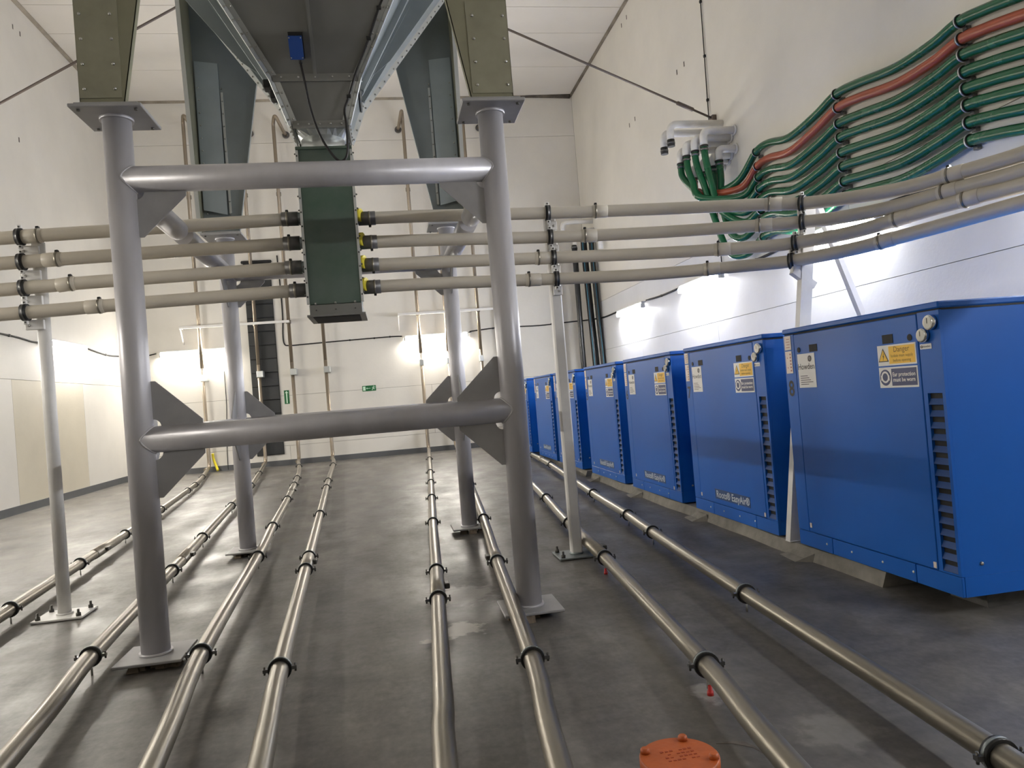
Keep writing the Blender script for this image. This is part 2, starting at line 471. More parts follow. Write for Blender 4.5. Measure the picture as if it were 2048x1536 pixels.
# ------------------------------------------------------------------ wall lamps
def lamp(wallside, c, length, mtl, label, group):
    # c: position along the wall
    z = 3.38
    t = thing('tube_lamp', label, 'lamp', {'L': (XL, c, z), 'R': (XR, c, z), 'B': (c, YB, z), 'F': (c, YF, z)}[wallside], group)
    h = length / 2
    def P(d, s, zz):
        return {'L': (XL + d, c + s, zz), 'R': (XR - d, c + s, zz), 'B': (c + s, YB - d, zz), 'F': (c + s, YF + d, zz)}[wallside]
    part('housing', MB().bevbox(P(0.0, -h, z + 0.03), P(0.118, h, z + 0.085), 0.01), 'housing', t)
    part('diffuser', MB().tube([P(0.085, -h + 0.04, z - 0.025), P(0.085, h - 0.04, z - 0.025)], 0.05, 16), mtl, t)
    for s in (-1, 1):
        part('end_cap', MB().bevbox(P(0.02, s * h, z - 0.08), P(0.14, s * (h - 0.045), z + 0.03), 0.01), 'housing', t)
    part('cable_gland', MB().tube([P(0.07, h, z + 0.05), P(0.07, h + 0.09, z + 0.06)], 0.015, 8), 'dark_rubber', t)
    return t

GL = 'fluorescent lamps around the walls'
lamp('R', 18.1, 2.0, 'tube_cool', 'glowing tube lamp on the right wall, farthest of three', GL)
lamp('R', 13.8, 2.0, 'tube_cool', 'glowing tube lamp on the right wall, middle of three', GL)
lamp('R', 9.35, 2.0, 'tube_cool', 'glowing tube lamp on the right wall behind the curving beige pipes', GL)
lamp('B', 1.5, 1.9, 'tube_warm', 'glowing tube lamp on the back wall, right of the exit sign', GL)
lamp('B', -5.25, 1.9, 'tube_warm', 'glowing tube lamp on the back wall, left of the dark panel', GL)
lamp('L', 18.1, 1.9, 'tube_warm', 'glowing tube lamp on the left wall behind the white pipe post', GL)
for y, w in ((4.9, 'above the nearest cabinet'), (0.5, 'level with the camera')):
    lamp('R', y, 2.0, 'tube_cool', 'tube lamp on the right wall outside the picture, ' + w, GL)
for y, w in ((13.6, 'farthest'), (9.2, 'middle'), (4.8, 'nearest the camera')):
    lamp('L', y, 1.9, 'tube_warm', 'tube lamp on the left wall outside the picture, ' + w, GL)

# ------------------------------------------------------------------ steel support frame
FL, FR, RL, RR = (-1.565, 5.05), (0.83, 5.06), (-1.63, 8.52), (0.778, 8.47)
CR = 0.086
fr = thing('support_frame', 'silver tubular steel support frame with gusseted corners under the hopper', 'frame', (-0.4, 6.77, 0))
cols = {}
for nm, (x, y) in dict(FL=FL, FR=FR, RL=RL, RR=RR).items():
    c = part('column', MB().tube([(x, y, 0.06), (x, y, 3.44)], CR, 32), 'frame', fr)
    cols[nm] = c
    part('base_plate', MB().bevbox((x - 0.2, y - 0.2, 0.044), (x + 0.2, y + 0.2, 0.062), 0.004), 'plate', c)
    part('weld_bead', MB().ring((x, y, 0.068), (0, 0, 1), CR - 0.002, CR + 0.013, 0.018, 28), 'frame', c)
    part('weld_bead', MB().ring((x, y, 3.432), (0, 0, 1), CR - 0.002, CR + 0.014, 0.02, 28), 'frame', c)
    part('cap_plate', MB().bevbox((x - 0.21, y - 0.21, 3.44), (x + 0.21, y + 0.21, 3.462), 0.004), 'plate', c)
    hb = MB()
    for sx in (-1, 1):
        for sy in (-1, 1):
            hb.tube([(x + sx * 0.165, y + sy * 0.165, 3.43), (x + sx * 0.165, y + sy * 0.165, 3.442)], 0.011, 8)
    part('plate_bolts', hb, 'bolt_dark', c)
    g = MB()
    for k in range(16):
        a = rnd.uniform(0, 6.28); rr = rnd.uniform(0.03, 0.17); q = rnd.uniform(0.02, 0.045)
        px, py = x + rr * math.cos(a), y - 0.02 + rr * math.sin(a)
        g.hexa([(px - q, py - q, 0), (px + q * 0.8, py - q * 1.1, 0), (px + q, py + q, 0), (px - q * 0.9, py + q, 0)],
               [(px - q * 0.5, py - q * 0.6, 0.044), (px + q * 0.6, py - q * 0.5, 0.0445), (px + q * 0.5, py + q * 0.6, 0.044), (px - q * 0.6, py + q * 0.4, 0.0445)])
    part('grout', g, 'grout', c)

Z1, Z2 = 3.05, 1.395
def bar(a, b, z, t0=0.0, t1=1.0):
    A = Vector((a[0], a[1], z)); B = Vector((b[0], b[1], z))
    P0 = A.lerp(B, t0); P1 = A.lerp(B, t1)
    o = part('crossbar', MB().tube([P0, P1], 0.083, 32), 'frame', fr)
    d = (B - A).normalized()
    for P, s, on in ((A, 1, t0 == 0), (B, -1, t1 == 1)):
        if on:
            # saddle weld where the tube meets the column
            n = d.cross(Vector((0, 0, 1)))
            pts = []
            for k in range(25):
                ang = 2 * math.pi * k / 24
                yy = 0.083 * math.cos(ang); zz = 0.083 * math.sin(ang)
                xx = math.sqrt(max(CR * CR - yy * yy, 1e-5))
                pts.append(P + d * s * xx + n * yy + Vector((0, 0, zz)))
            part('weld_bead', MB().tube(pts, 0.007, 6, False), 'frame', o)
    return o
for z in (Z1, Z2):
    bar(FL, FR, z); bar(RL, RR, z)
bar(FL, RL, Z2); bar(FR, RR, Z2)
# the upper side tubes are cut where the beige pipes pass
bar(FL, RL, Z1, 0.0, 0.395); bar(FL, RL, Z1, 0.445, 1.0)
bar(FR, RR, Z1, 0.0, 0.395); bar(FR, RR, Z1, 0.445, 1.0)

def gusset(col, toward, z, s):
    # s: +1 above the bar, -1 below it
    A = Vector((col[0], col[1], z)); d = (Vector((toward[0], toward[1], z)) - A).normalized()
    u = Vector((0, 0, s)); n = d.cross(Vector((0, 0, 1)))
    c0 = CR - 0.004; b0 = 0.079; L = 0.30
    rc = 0.05
    pts = [A + d * (c0 + L) + u * b0, A + d * (c0 + L) + u * (b0 + 0.03), A + d * (c0 + 0.03) + u * (b0 + L - 0.01), A + d * c0 + u * (b0 + L - 0.01)]
    # relieved inner corner
    pts.append(A + d * c0 + u * (b0 + rc))
    for k in range(1, 6):
        a = math.pi / 2 * k / 6
        pts.append(A + d * (c0 + rc * math.sin(a)) + u * (b0 + rc * math.cos(a)))
    pts.append(A + d * (c0 + rc) + u * b0)
    part('gusset_plate', MB().prism([p - n * 0.006 for p in pts], n * 0.012), 'plate', fr)
pairs = [(FL, FR), (FR, FL), (RL, RR), (RR, RL), (FL, RL), (RL, FL), (FR, RR), (RR, FR)]
for a, b in pairs:
    gusset(a, b, Z2, 1); gusset(a, b, Z2, -1); gusset(a, b, Z1, -1)

# ------------------------------------------------------------------ silo hopper with legs
HX, HY = -0.402, 6.74
silo = thing('hopper', 'galvanised steel hopper on four tapered sheet legs above the frame', 'hopper', (HX, HY, 3.9))
def ring4(a, z):
    return [Vector((HX - a, HY - a, z)), Vector((HX + a, HY - a, z)), Vector((HX + a, HY + a, z)), Vector((HX - a, HY + a, z))]
LEV = [(0.225, 3.92), (0.345, 4.27), (1.51, 6.2)]
def sheet(quad, th, material, name):
    n = (quad[1] - quad[0]).cross(quad[3] - quad[0]).normalized()
    return part(name, MB().prism(quad, n * th), material, silo)
for li in (0, 1):
    (a0, z0), (a1, z1) = LEV[li], LEV[li + 1]
    lo, hi = ring4(a0, z0), ring4(a1, z1)
    for k in range(4):
        k2 = (k + 1) % 4
        # panels lean outwards; thickness towards the inside
        p = [lo[k], lo[k2], hi[k2], hi[k]]
        n = (p[1] - p[0]).cross(p[3] - p[0]).normalized()
        part('hopper_panel', MB().prism(p, -n * 0.004), 'galv_dark' if k == 0 else 'galv', silo)  # front panel coloured darker to carry the shade of its downward face
    for k in range(4):
        sx, sy = ((-1, -1), (1, -1), (1, 1), (-1, 1))[k]
        w = 0.05
        # corner flange: two strips, one on each neighbouring face
        e0, e1 = lo[k], hi[k]
        dz = (e1 - e0).normalized()
        out = Vector((sx, sy, -0.55)).normalized()
        side = dz.cross(out).normalized()
        f = MB().prism([e0 + side * 0.004 - out * 0.01, e0 + side * 0.004 + out * w, e1 + side * 0.004 + out * w, e1 + side * 0.004 - out * 0.01], -side * 0.008)
        fo = part('corner_flange', f, 'galv_bright', silo)
        g2 = Vector((0, sy, 0)); fx = Vector((-sx, 0, 0))
        q0 = e0 + g2 * 0.006; q1 = e1 + g2 * 0.006
        part('corner_angle', MB().prism([q0, q0 + fx * 0.045, q1 + fx * 0.045, q1], g2 * 0.005), 'galv_bright', fo)
        bm = MB()
        Ln = (e1 - e0).length
        nb = int(Ln / 0.11)
        for i in range(nb):
            p = e0 + dz * (0.05 + i * 0.11)
            bm.dome(p + fx * 0.024 + g2 * 0.010, g2, 0.010, 0.012, 6)
            bm.dome(p + side * 0.006 + out * 0.03, side, 0.010, 0.012, 6)
            bm.dome(p - side * 0.006 + out * 0.03, -side, 0.010, 0.012, 6)
        part('bolt_row', bm, 'bolt', fo)['kind'] = 'stuff'
# horizontal joint flanges
for a, z in (LEV[1], LEV[0]):
    r = ring4(a, z)
    for k in range(4):
        k2 = (k + 1) % 4
        p0, p1 = r[k], r[k2]
        d = (p1 - p0).normalized(); n = Vector((d.y, -d.x, 0))
        fo = part('joint_flange', MB().prism([p0 + n * 0.004 + Vector((0, 0, -0.03)), p1 + n * 0.004 + Vector((0, 0, -0.03)), p1 + n * 0.012 + Vector((0, 0, 0.03)), p0 + n * 0.012 + Vector((0, 0, 0.03))], n * 0.012), 'galv_dark', silo)
        bm = MB()
        for i in range(5):
            bm.dome(p0.lerp(p1, (i + 0.5) / 5) + n * 0.024, n, 0.009, 0.012, 6)
        part('bolt_row', bm, 'bolt', fo)['kind'] = 'stuff'
# standing seam up the middle of each upper panel and a triangular stiffener on the sides
for k in range(4):
    lo, hi = ring4(*LEV[1]), ring4(*LEV[2])
    k2 = (k + 1) % 4
    p0 = (lo[k] + lo[k2]) / 2; p1 = (hi[k] + hi[k2]) / 2
    d = (lo[k2] - lo[k]).normalized()
    n = d.cross((p1 - p0).normalized()); 
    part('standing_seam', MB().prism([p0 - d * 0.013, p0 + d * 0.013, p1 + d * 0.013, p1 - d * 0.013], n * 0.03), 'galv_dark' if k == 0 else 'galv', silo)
    if k in (1, 3):
        c0 = p0 + (p1 - p0) * 0.06; c1 = p0 + (p1 - p0) * 0.55
        part('stiffener', MB().prism([c0 + n * 0.0, c1 + n * 0.0, c1 + n * 0.20 + Vector((0, 0, 0.0)), c0 + (c1 - c0) * 0.25 + n * 0.10], d * 0.006), 'galv', silo)
        for tt in (0.32, 0.68):
            e0 = lo[k].lerp(lo[k2], tt); e1 = hi[k].lerp(hi[k2], tt)
            part('stiffener', MB().prism([e0 - d * 0.02, e0 + d * 0.02, e1 + d * 0.02, e1 - d * 0.02], n * 0.05), 'galv', silo)
# bin above, out of the picture
part('bin_wall', MB().box((HX - 1.51, HY - 1.51, 6.2), (HX + 1.51, HY + 1.51, 9.3)), 'galv', silo)
# square to round outlet
N4 = 24
tv = []; tf = []
for k in range(N4):
    a = 2 * math.pi * k / N4
    c, s_ = math.cos(a), math.sin(a)
    q = 0.225 / max(abs(c), abs(s_))
    tv.append((HX + q * c, HY + q * s_, 3.92))
for k in range(N4):
    a = 2 * math.pi * k / N4
    tv.append((HX + 0.185 * math.cos(a), HY + 0.185 * math.sin(a), 3.85))
for k in range(N4):
    k2 = (k + 1) % N4
    tf.append((k, k2, N4 + k2, N4 + k))
part('outlet_transition', MB().add(tv, tf), 'galv_bright', silo)
part('outlet_collar', MB().tube([(HX, HY, 3.855), (HX, HY, 3.685)], 0.188, 32), 'galv_bright', silo)
part('collar_band', MB().ring((HX, HY, 3.72), (0, 0, 1), 0.186, 0.202, 0.03, 32), 'bolt', silo)
# little black latches on the left edge of the lower joint
for i, (dx, dz) in enumerate(((-0.02, 0.02), (0.03, -0.07))):
    part('latch', MB().bevbox((HX - 0.42 + dx, HY - 0.30, 4.20 + dz), (HX - 0.36 + dx, HY - 0.18, 4.27 + dz), 0.01), 'dark_rubber', silo)

# tapered legs: folded angle sections, open towards the hopper
def leg(xo, yo, sx, sy, cx, cy, w0, front):
    z0, z1 = 3.478, 6.2
    sl = 0.18
    w = lambda z: w0 + sl * (z - z0)
    th = 0.006
    mt = 'olive' if front else 'galv'
    # sheet facing the room ends, in the plane y = yo, and sheet in the plane x = xo
    L = part('leg', MB().prism([(xo, yo, z0), (xo + sx * w(z0), yo, z0), (xo + sx * w(z1), yo, z1), (xo, yo, z1)], (0, sy * th, 0)), mt, silo)
    part('side_sheet', MB().prism([(xo, yo, z0), (xo, yo + sy * 0.27, z0), (xo, yo + sy * 0.55, z1), (xo, yo, z1)], (sx * th, 0, 0)), 'olive', L)
    part('foot_plate', MB().bevbox((cx - 0.185, cy - 0.185, 3.462), (cx + 0.185, cy + 0.185, 3.478), 0.004), 'plate', L)
    part('foot_angle', MB().bevbox((xo + sx * 0.01, yo + sy * 0.006, 3.478), (xo + sx * (w0 - 0.01), yo + sy * 0.05, 3.52), 0.004), 'plate', L)
    # folded lips on the free edges
    e0 = Vector((xo + sx * w(z0), yo, z0)); e1 = Vector((xo + sx * w(z1), yo, z1))
    part('edge_flange', MB().prism([e0, e0 - Vector((sx * 0.006, 0, 0)), e1 - Vector((sx * 0.006, 0, 0)), e1], (0, sy * 0.05, 0)), mt, L)
    f0 = Vector((xo, yo + sy * 0.27, z0)); f1 = Vector((xo, yo + sy * 0.55, z1))
    part('edge_flange', MB().prism([f0 - Vector((sx * 0.012, 0, 0)), f0 + Vector((sx * 0.03, 0, 0)), f1 + Vector((sx * 0.03, 0, 0)), f1 - Vector((sx * 0.012, 0, 0))], (0, sy * 0.008, 0)), 'olive' if front else 'galv_bright', L)
    if front:
        n = Vector((0, -sy, 0))
        xa, xb = xo + sx * 0.004, xo + sx * (w0 - 0.012)
        zt = 4.13
        xt = xo + sx * (w0 - 0.004)
        c = part('cover_plate', MB().prism([(xa, yo, z0 + 0.035), (xb, yo, z0 + 0.035), (xt, yo, zt), (xa, yo, zt)], n * 0.006), 'olive_plate', L)
        for i in range(4):
            for xx in (xa + sx * 0.03, xb - sx * 0.035):
                part('bolt', MB().dome((xx, yo + n.y * 0.006, z0 + 0.09 + i * 0.155), n, 0.010, 0.010, 8), 'bolt', c)
    else:
        n = Vector((0, sy, 0))
        yi = yo + sy * th
        u0, u1 = 0.025, 0.27
        # stand-off cover, folded out at its foot
        c = part('cover_plate', MB().hexa([(xo + sx * u0, yi + sy * 0.07, 3.78), (xo + sx * u1, yi + sy * 0.07, 3.72), (xo + sx * u1, yi + sy * 0.064, 3.72), (xo + sx * u0, yi + sy * 0.064, 3.78)],
                                          [(xo + sx * u0, yi + sy * 0.02, 5.45), (xo + sx * u1, yi + sy * 0.02, 5.42), (xo + sx * u1, yi, 5.42), (xo + sx * u0, yi, 5.45)]), 'galv_light', L)
        part('edge_flange', MB().prism([(xo + sx * (u1 + 0.01), yi, 3.75), (xo + sx * (u1 + 0.035), yi, 3.75), (xo + sx * (u1 + 0.035), yi, 5.1), (xo + sx * (u1 + 0.01), yi, 5.1)], n * 0.012), 'galv_bright', L)
        bm = MB()
        for i in range(12):
            z = 3.60 + i * 0.14
            bm.dome((xo + sx * 0.055, yi + sy * 0.05, z), n, 0.009, 0.014, 6)
            bm.dome((xo + sx * (u1 + 0.022), yi + sy * 0.012, z), n, 0.009, 0.014, 6)
        part('bolt_row', bm, 'bolt', L)['kind'] = 'stuff'
leg(-1.722, 4.90, 1, 1, FL[0], FL[1], 0.257, True)
leg(0.974, 4.91, -1, 1, FR[0], FR[1], 0.285, True)
leg(-1.865, 8.67, 1, -1, RL[0], RL[1], 0.37, False)
leg(1.015, 8.62, -1, -1, RR[0], RR[1], 0.32, False)

# ------------------------------------------------------------------ green outlet box under the hopper
bx0, bx1, by0, by1 = -0.592, -0.170, 6.40, 6.88
ob = thing('outlet_box', 'dark green sheet metal outlet box hanging under the hopper', 'box', ((bx0 + bx1) / 2, (by0 + by1) / 2, 2.3))
part('body', MB().bevbox((bx0, by0, 2.372), (bx1, by1, 3.69), 0.004), 'green_sheet', ob)
part('top_flange', MB().bevbox((bx0 - 0.02, by0 - 0.02, 3.67), (bx1 + 0.02, by1 + 0.02, 3.693), 0.003), 'green_sheet', ob)
for s, x in ((-1, bx0), (1, bx1)):
    f = part('side_flange', MB().box((x, by0 - 0.006, 2.38), (x + s * 0.022, by0 + 0.03, 3.668)), 'galv_bright', ob)
    bm = MB()
    for i in range(11):
        bm.dome((x + s * 0.012, by0 - 0.006, 2.44 + i * 0.118), (0, -1, 0), 0.008, 0.01, 6)
        bm.dome((x + s * 0.022, by0 + 0.012, 2.46 + i * 0.118), (s, 0, 0), 0.008, 0.014, 6)
    part('bolt_row', bm, 'bolt_dark', f)['kind'] = 'stuff'
part('hatch_frame', MB().bevbox((bx0 - 0.005, by0 - 0.012, 2.285), (bx1 + 0.005, by1 + 0.012, 2.37), 0.004), 'galv_dark', ob)
part('hatch_lip', MB().box((bx0 - 0.025, by0 - 0.03, 2.27), (bx1 + 0.03, by1 + 0.03, 2.286)), 'galv_dark', ob)
part('hatch_opening', MB().box((bx0 + 0.02, by0 + 0.01, 2.266), (bx1 - 0.02, by1 - 0.02, 2.272)), 'black', ob)
for i in range(3):
    x = bx0 + 0.05 + i * 0.16
    part('bolt', MB().dome((x, by0 - 0.004, 2.378), (0, -1, 0), 0.011, 0.03, 8), 'bolt', ob)
    part('bolt', MB().dome((x, by0 - 0.012, 2.325), (0, -1, 0), 0.006, 0.01, 6), 'bolt_dark', ob)
PZL = [3.125, 2.915, 2.71, 2.515]
PZR = [3.10, 2.895, 2.70, 2.51]
for i in range(4):
    part('spigot', MB().tube([(bx0 + 0.01, 6.5, PZL[i]), (bx0 - 0.09, 6.5, PZL[i])], 0.05, 20), 'galv', ob)
    part('spigot', MB().tube([(bx1 - 0.01, 6.5, PZR[i]), (bx1 + 0.06, 6.5, PZR[i])], 0.05, 20), 'galv', ob)
    part('yellow_cap', MB().tube([(bx1 + 0.03, 6.47, PZR[i] + 0.02), (bx1 + 0.055, 6.46, PZR[i] + 0.02)], 0.058, 16), 'yellow_cap', ob)['label'] = 'yellow plastic collar'

# ------------------------------------------------------------------ beige transfer pipes
LP = [[(-7.0, 6.5, 2.92), (-2.96, 6.5, 3.06), (-2.05, 6.5, 3.085), (-0.70, 6.5, 3.122)],
      [(-7.0, 6.5, 2.72), (-2.96, 6.5, 2.86), (-0.70, 6.5, 2.915)],
      [(-7.0, 6.5, 2.52), (-2.97, 6.5, 2.65), (-2.3, 6.5, 2.675), (-0.70, 6.5, 2.71)],
      [(-7.0, 6.5, 2.36), (-2.99, 6.5, 2.455), (-2.2, 6.5, 2.478), (-0.68, 6.5, 2.515)]]
RP = [[(-0.12, 6.5, 3.10), (0.42, 6.5, 3.10), (1.49, 6.49, 3.08), (2.41, 6.33, 3.035), (3.17, 5.97, 2.95), (3.51, 5.74, 2.89), (3.74, 5.44, 2.845), (3.96, 5.12, 2.82), (4.12, 4.77, 2.82), (4.28, 4.34, 2.82), (4.42, 3.6, 2.82), (4.5, 2.4, 2.82), (4.5, 0.5, 2.82)],
      [(-0.12, 6.5, 2.895), (0.42, 6.5, 2.89), (1.5, 6.49, 2.865), (2.39, 6.34, 2.83), (3.15, 5.98, 2.77), (3.5, 5.74, 2.735), (3.71, 5.48, 2.705), (3.95, 5.15, 2.70), (4.11, 4.79, 2.71), (4.28, 4.35, 2.71), (4.42, 3.6, 2.71), (4.5, 2.4, 2.71), (4.5, 0.5, 2.71)],
      [(-0.12, 6.5, 2.70), (0.42, 6.5, 2.695), (1.51, 6.49, 2.68), (2.37, 6.34, 2.645), (3.14, 5.99, 2.59), (3.44, 5.78, 2.57), (3.73, 5.46, 2.57), (3.95, 5.15, 2.60), (4.15, 4.68, 2.62), (4.28, 4.36, 2.62), (4.42, 3.6, 2.60), (4.5, 2.4, 2.60), (4.5, 0.5, 2.60)],
      [(-0.12, 6.5, 2.51), (0.42, 6.5, 2.51), (1.51, 6.49, 2.49), (2.36, 6.35, 2.462), (3.13, 6.0, 2.437), (3.41, 5.81, 2.425), (3.72, 5.47, 2.435), (3.9, 5.22, 2.455), (4.1, 4.83, 2.48), (4.27, 4.37, 2.50), (4.42, 3.6, 2.49), (4.5, 2.4, 2.49), (4.5, 0.5, 2.49)]]
CPL = [[-2.70], [-2.57], [-2.48], [-2.28]]                       # couplings on the left, by x
CPR = [[1.97, 3.33, 4.12], [1.86, 3.25, 4.10], [1.43, 2.94, 3.95, 4.15], [1.33, 2.85, 3.88]]
PR = 0.053
def at_x(path, x):
    for a, b in zip(path[:-1], path[1:]):
        if (a.x - x) * (b.x - x) <= 0 and abs(b.x - a.x) > 1e-6:
            t = (x - a.x) / (b.x - a.x)
            return a.lerp(b, t), (b - a).normalized()
    return path[-1], (path[-1] - path[-2]).normalized()
def hose_clip(c, d, parent, up=True):
    o = part('worm_clip', MB().ring(c, d, PR + 0.001, PR + 0.0085, 0.016, 24), 'steel_dull', parent)
    n = Vector((0, 0, 1 if up else -1)); n = (n - n.dot(d) * d).normalized()
    s = d.cross(n)
    q = c + n * (PR + 0.012)
    part('clip_screw', MB().hexa([q - d * 0.012 - s * 0.018 - n * .006, q + d * 0.012 - s * 0.018 - n * .006, q + d * 0.012 + s * 0.018 - n * .006, q - d * 0.012 + s * 0.018 - n * .006],
                                 [q - d * 0.010 - s * 0.014 + n * .010, q + d * 0.010 - s * 0.014 + n * .010, q + d * 0.010 + s * 0.014 + n * .010, q - d * 0.010 + s * 0.014 + n * .010]), 'dark_rubber', o)
names4 = ['top', 'second', 'third', 'lowest']
def pipe_clamp(c, d, parent):
    o = part('pipe_clamp', MB().ring(c, d, PR, PR + 0.015, 0.044, 24), 'dark_rubber', parent)
    part('clamp_band', MB().ring(c, d, PR + 0.012, PR + 0.0165, 0.012, 24), 'clip', o)
    for s in (-1, 1):
        q = c + Vector((0, 0, s * (PR + 0.027)))
        part('clamp_ear', MB().bevbox(q - Vector((0.017, 0.012, 0.016)), q + Vector((0.017, 0.012, 0.016)), 0.004), 'white_paint', o)
        part('clamp_screw', MB().dome(q + Vector((0, -0.012, 0)), (0, -1, 0), 0.008, 0.01, 6), 'bolt_dark', o)
for i in range(4):
    for side in ('L', 'R'):
        raw = (LP if side == 'L' else RP)[i]
        path = smooth_path(raw, 8)
        lab = {'L': 'beige plastic pipe, %s of four running left from the green box' % names4[i],
               'R': 'beige plastic pipe, %s of four curving right from the green box' % names4[i]}[side]
        t = thing('transfer_pipe', lab, 'pipe', tuple(path[0]), 'beige pipes either side of the green box')
        part('tube', MB().tube(path, PR, 24), 'pipe_beige', t)
        if side == 'L':
            e = path[-1]; d = Vector((1, 0, 0))
            part('rubber_sleeve', MB().tube([e - d * 0.075, e + d * 0.06], PR + 0.006, 24), 'dark_sleeve', t)
            hose_clip(e - d * 0.03 + Vector((0, 0, 0)), d, t)
        else:
            e = path[0]; d = Vector((1, 0, 0))
            part('rubber_sleeve', MB().tube([e - d * 0.025, e + d * 0.12], PR + 0.006, 24), 'dark_sleeve', t)
            hose_clip(e + d * 0.07, d, t, False)
        for x in (CPL if side == 'L' else CPR)[i]:
            c, d = at_x(path, x)
            s = 1
            part('coupling', MB().tube([c - d * 0.07, c - d * 0.066, c + d * 0.066, c + d * 0.07], [PR, PR + 0.004, PR + 0.004, PR], 24), 'pipe_beige2', t)
            hose_clip(c + d * (0.035 if side == 'L' else -0.035), d, t)
        for x in ((-2.80,) if side == 'L' else ((1.51, 1.515, 1.53, 1.54)[i], (3.51, 3.5, 3.44, 3.41)[i])):
            c, d = at_x(path, x)
            pipe_clamp(c, d, t)

# white posts that carry the pipes
def post(x, y, label, plate_mat, bracket_x):
    t = thing('pipe_post', label, 'post', (x, y, 0), 'white pipe posts')
    if bracket_x < x:
        part('shaft', MB().tube([(x, y, 0.02), (x, y, 3.13)], 0.05, 24), 'white_paint', t)
    else:
        part('shaft', MB().bevbox((x - 0.05, y - 0.045, 0.02), (x + 0.05, y + 0.045, 3.16), 0.012), 'white_paint', t)
    bp = part('base_plate', MB().bevbox((x - 0.19, y - 0.17, 0.004), (x + 0.19, y + 0.17, 0.02), 0.003), plate_mat, t)
    for sx in (-1, 1):
        for sy in (-1, 1):
            q = (x + sx * 0.15, y + sy * 0.125)
            part('anchor_bolt', MB().tube([(q[0], q[1], 0.02), (q[0], q[1], 0.045), (q[0], q[1], 0.046), (q[0], q[1], 0.075)], [0.02, 0.02, 0.011, 0.010], 6), 'bolt_dark', bp)
    part('weld_bead', MB().ring((x, y, 0.028), (0, 0, 1), 0.045, 0.062, 0.016, 20), plate_mat, t)
    lo = min(bracket_x, x) - 0.03; hi = max(bracket_x, x) + 0.03
    for i in range(4):
        z = (3.06, 2.86, 2.655, 2.46)[i] if bracket_x < x else (3.08, 2.865, 2.68, 2.49)[i]
        z2 = z - 0.09
        part('bracket', MB().bevbox((lo, y - 0.075, z2 - 0.045), (hi, y - 0.046, z2 + 0.035), 0.004), 'white_paint', t)
        part('bracket_screw', MB().dome((bracket_x, y - 0.075, z2 - 0.01), (0, -1, 0), 0.012, 0.012, 8), 'bolt', t)
    return t
post(-2.72, 6.62, 'white round pipe post on a bolted plate at the far left', 'white_paint', -2.80)
post(1.555, 6.64, 'white square pipe post standing right of the silver frame', 'galv', 1.575)

# A-frame between cabinets 7 and 8
t = thing('pipe_trestle', 'white leaning two-legged pipe support standing between cabinets 7 and 8', 'support', (3.35, 5.78, 0.1))
A0 = Vector((3.20, 5.79, 0.1)); A1 = Vector((3.60, 5.79, 2.93))
def flat_leg(a, b, w, name, hy=0.035):
    d = (b - a).normalized(); s = Vector((d.z, 0, -d.x)).normalized()
    y = Vector((0, hy, 0))
    return part(name, MB().hexa([a - s * w - y, a + s * w - y, a + s * w + y, a - s * w + y], [b - s * w - y, b + s * w - y, b + s * w + y, b - s * w + y]), 'white_paint', t)
flat_leg(A0, A1, 0.05, 'leg')
flat_leg(Vector((4.62, 5.79, 0.1)), Vector((3.66, 5.79, 2.93)), 0.024, 'leg', 0.028)
flat_leg(Vector((3.40, 5.79, 2.34)), Vector((3.58, 5.79, 2.20)), 0.03, 'brace', 0.031)
for i in range(4):
    z = (2.89, 2.735, 2.57, 2.425)[i]
    x = (3.51, 3.5, 3.44, 3.41)[i]
    part('bracket', MB().bevbox((x - 0.02, 5.765 + 0.0, z - 0.10), (x + 0.12, 5.80, z - 0.03), 0.004), 'white_paint', t)
part('foot_plate', MB().bevbox((3.15, 5.75, 0.1), (3.26, 5.83, 0.108), 0.003), 'white_paint', t)

# ------------------------------------------------------------------ floor pipes with risers
FP = [[(-2.45, -0.5), (-2.75, 3.0), (-3.12, 6.77), (-3.3, 8.66), (-3.5, 10.7), (-4.21, 16.85), (-4.85, 20.6), (-5.07, 21.75)],
      [(-1.35, -0.5), (-1.74, 3.64), (-1.92, 5.04), (-2.12, 7.46), (-2.29, 9.33), (-2.55, 12.25), (-2.8, 15.32), (-3.40, 20.5), (-3.56, 21.75)],
      [(-0.72, -0.5), (-1.06, 3.25), (-1.22, 4.78), (-1.4, 7.88), (-1.54, 9.7), (-1.76, 12.86), (-2.15, 17.59), (-2.65, 21.75)],
      [(-0.36, -0.5), (-0.62, 3.17), (-0.70, 4.27), (-0.86, 7.2), (-1.03, 10.32), (-1.27, 14.56), (-1.54, 19.79), (-1.72, 21.75)],
      [(0.0, -0.5), (0.10, 2.86), (0.135, 3.5), (0.23, 5.38), (0.27, 6.23), (0.38, 8.69), (0.59, 13.03), (1.0, 21.75)],
      [(0.25, -0.5), (0.51, 2.72), (0.63, 3.89), (0.79, 6.39), (0.96, 8.74), (1.3, 14.0), (1.80, 21.75)],
      [(1.02, -0.5), (1.29, 2.46), (1.42, 3.54), (1.63, 6.05), (1.75, 7.82), (1.95, 10.14), (2.3, 15.0), (2.76, 21.75)],
      [(1.72, -0.5), (1.99, 2.38), (2.14, 4.58), (2.32, 6.8), (2.42, 7.88), (2.54, 9.64), (2.92, 14.26), (3.05, 16.97), (3.07, 19.0), (3.4, 21.75)]]
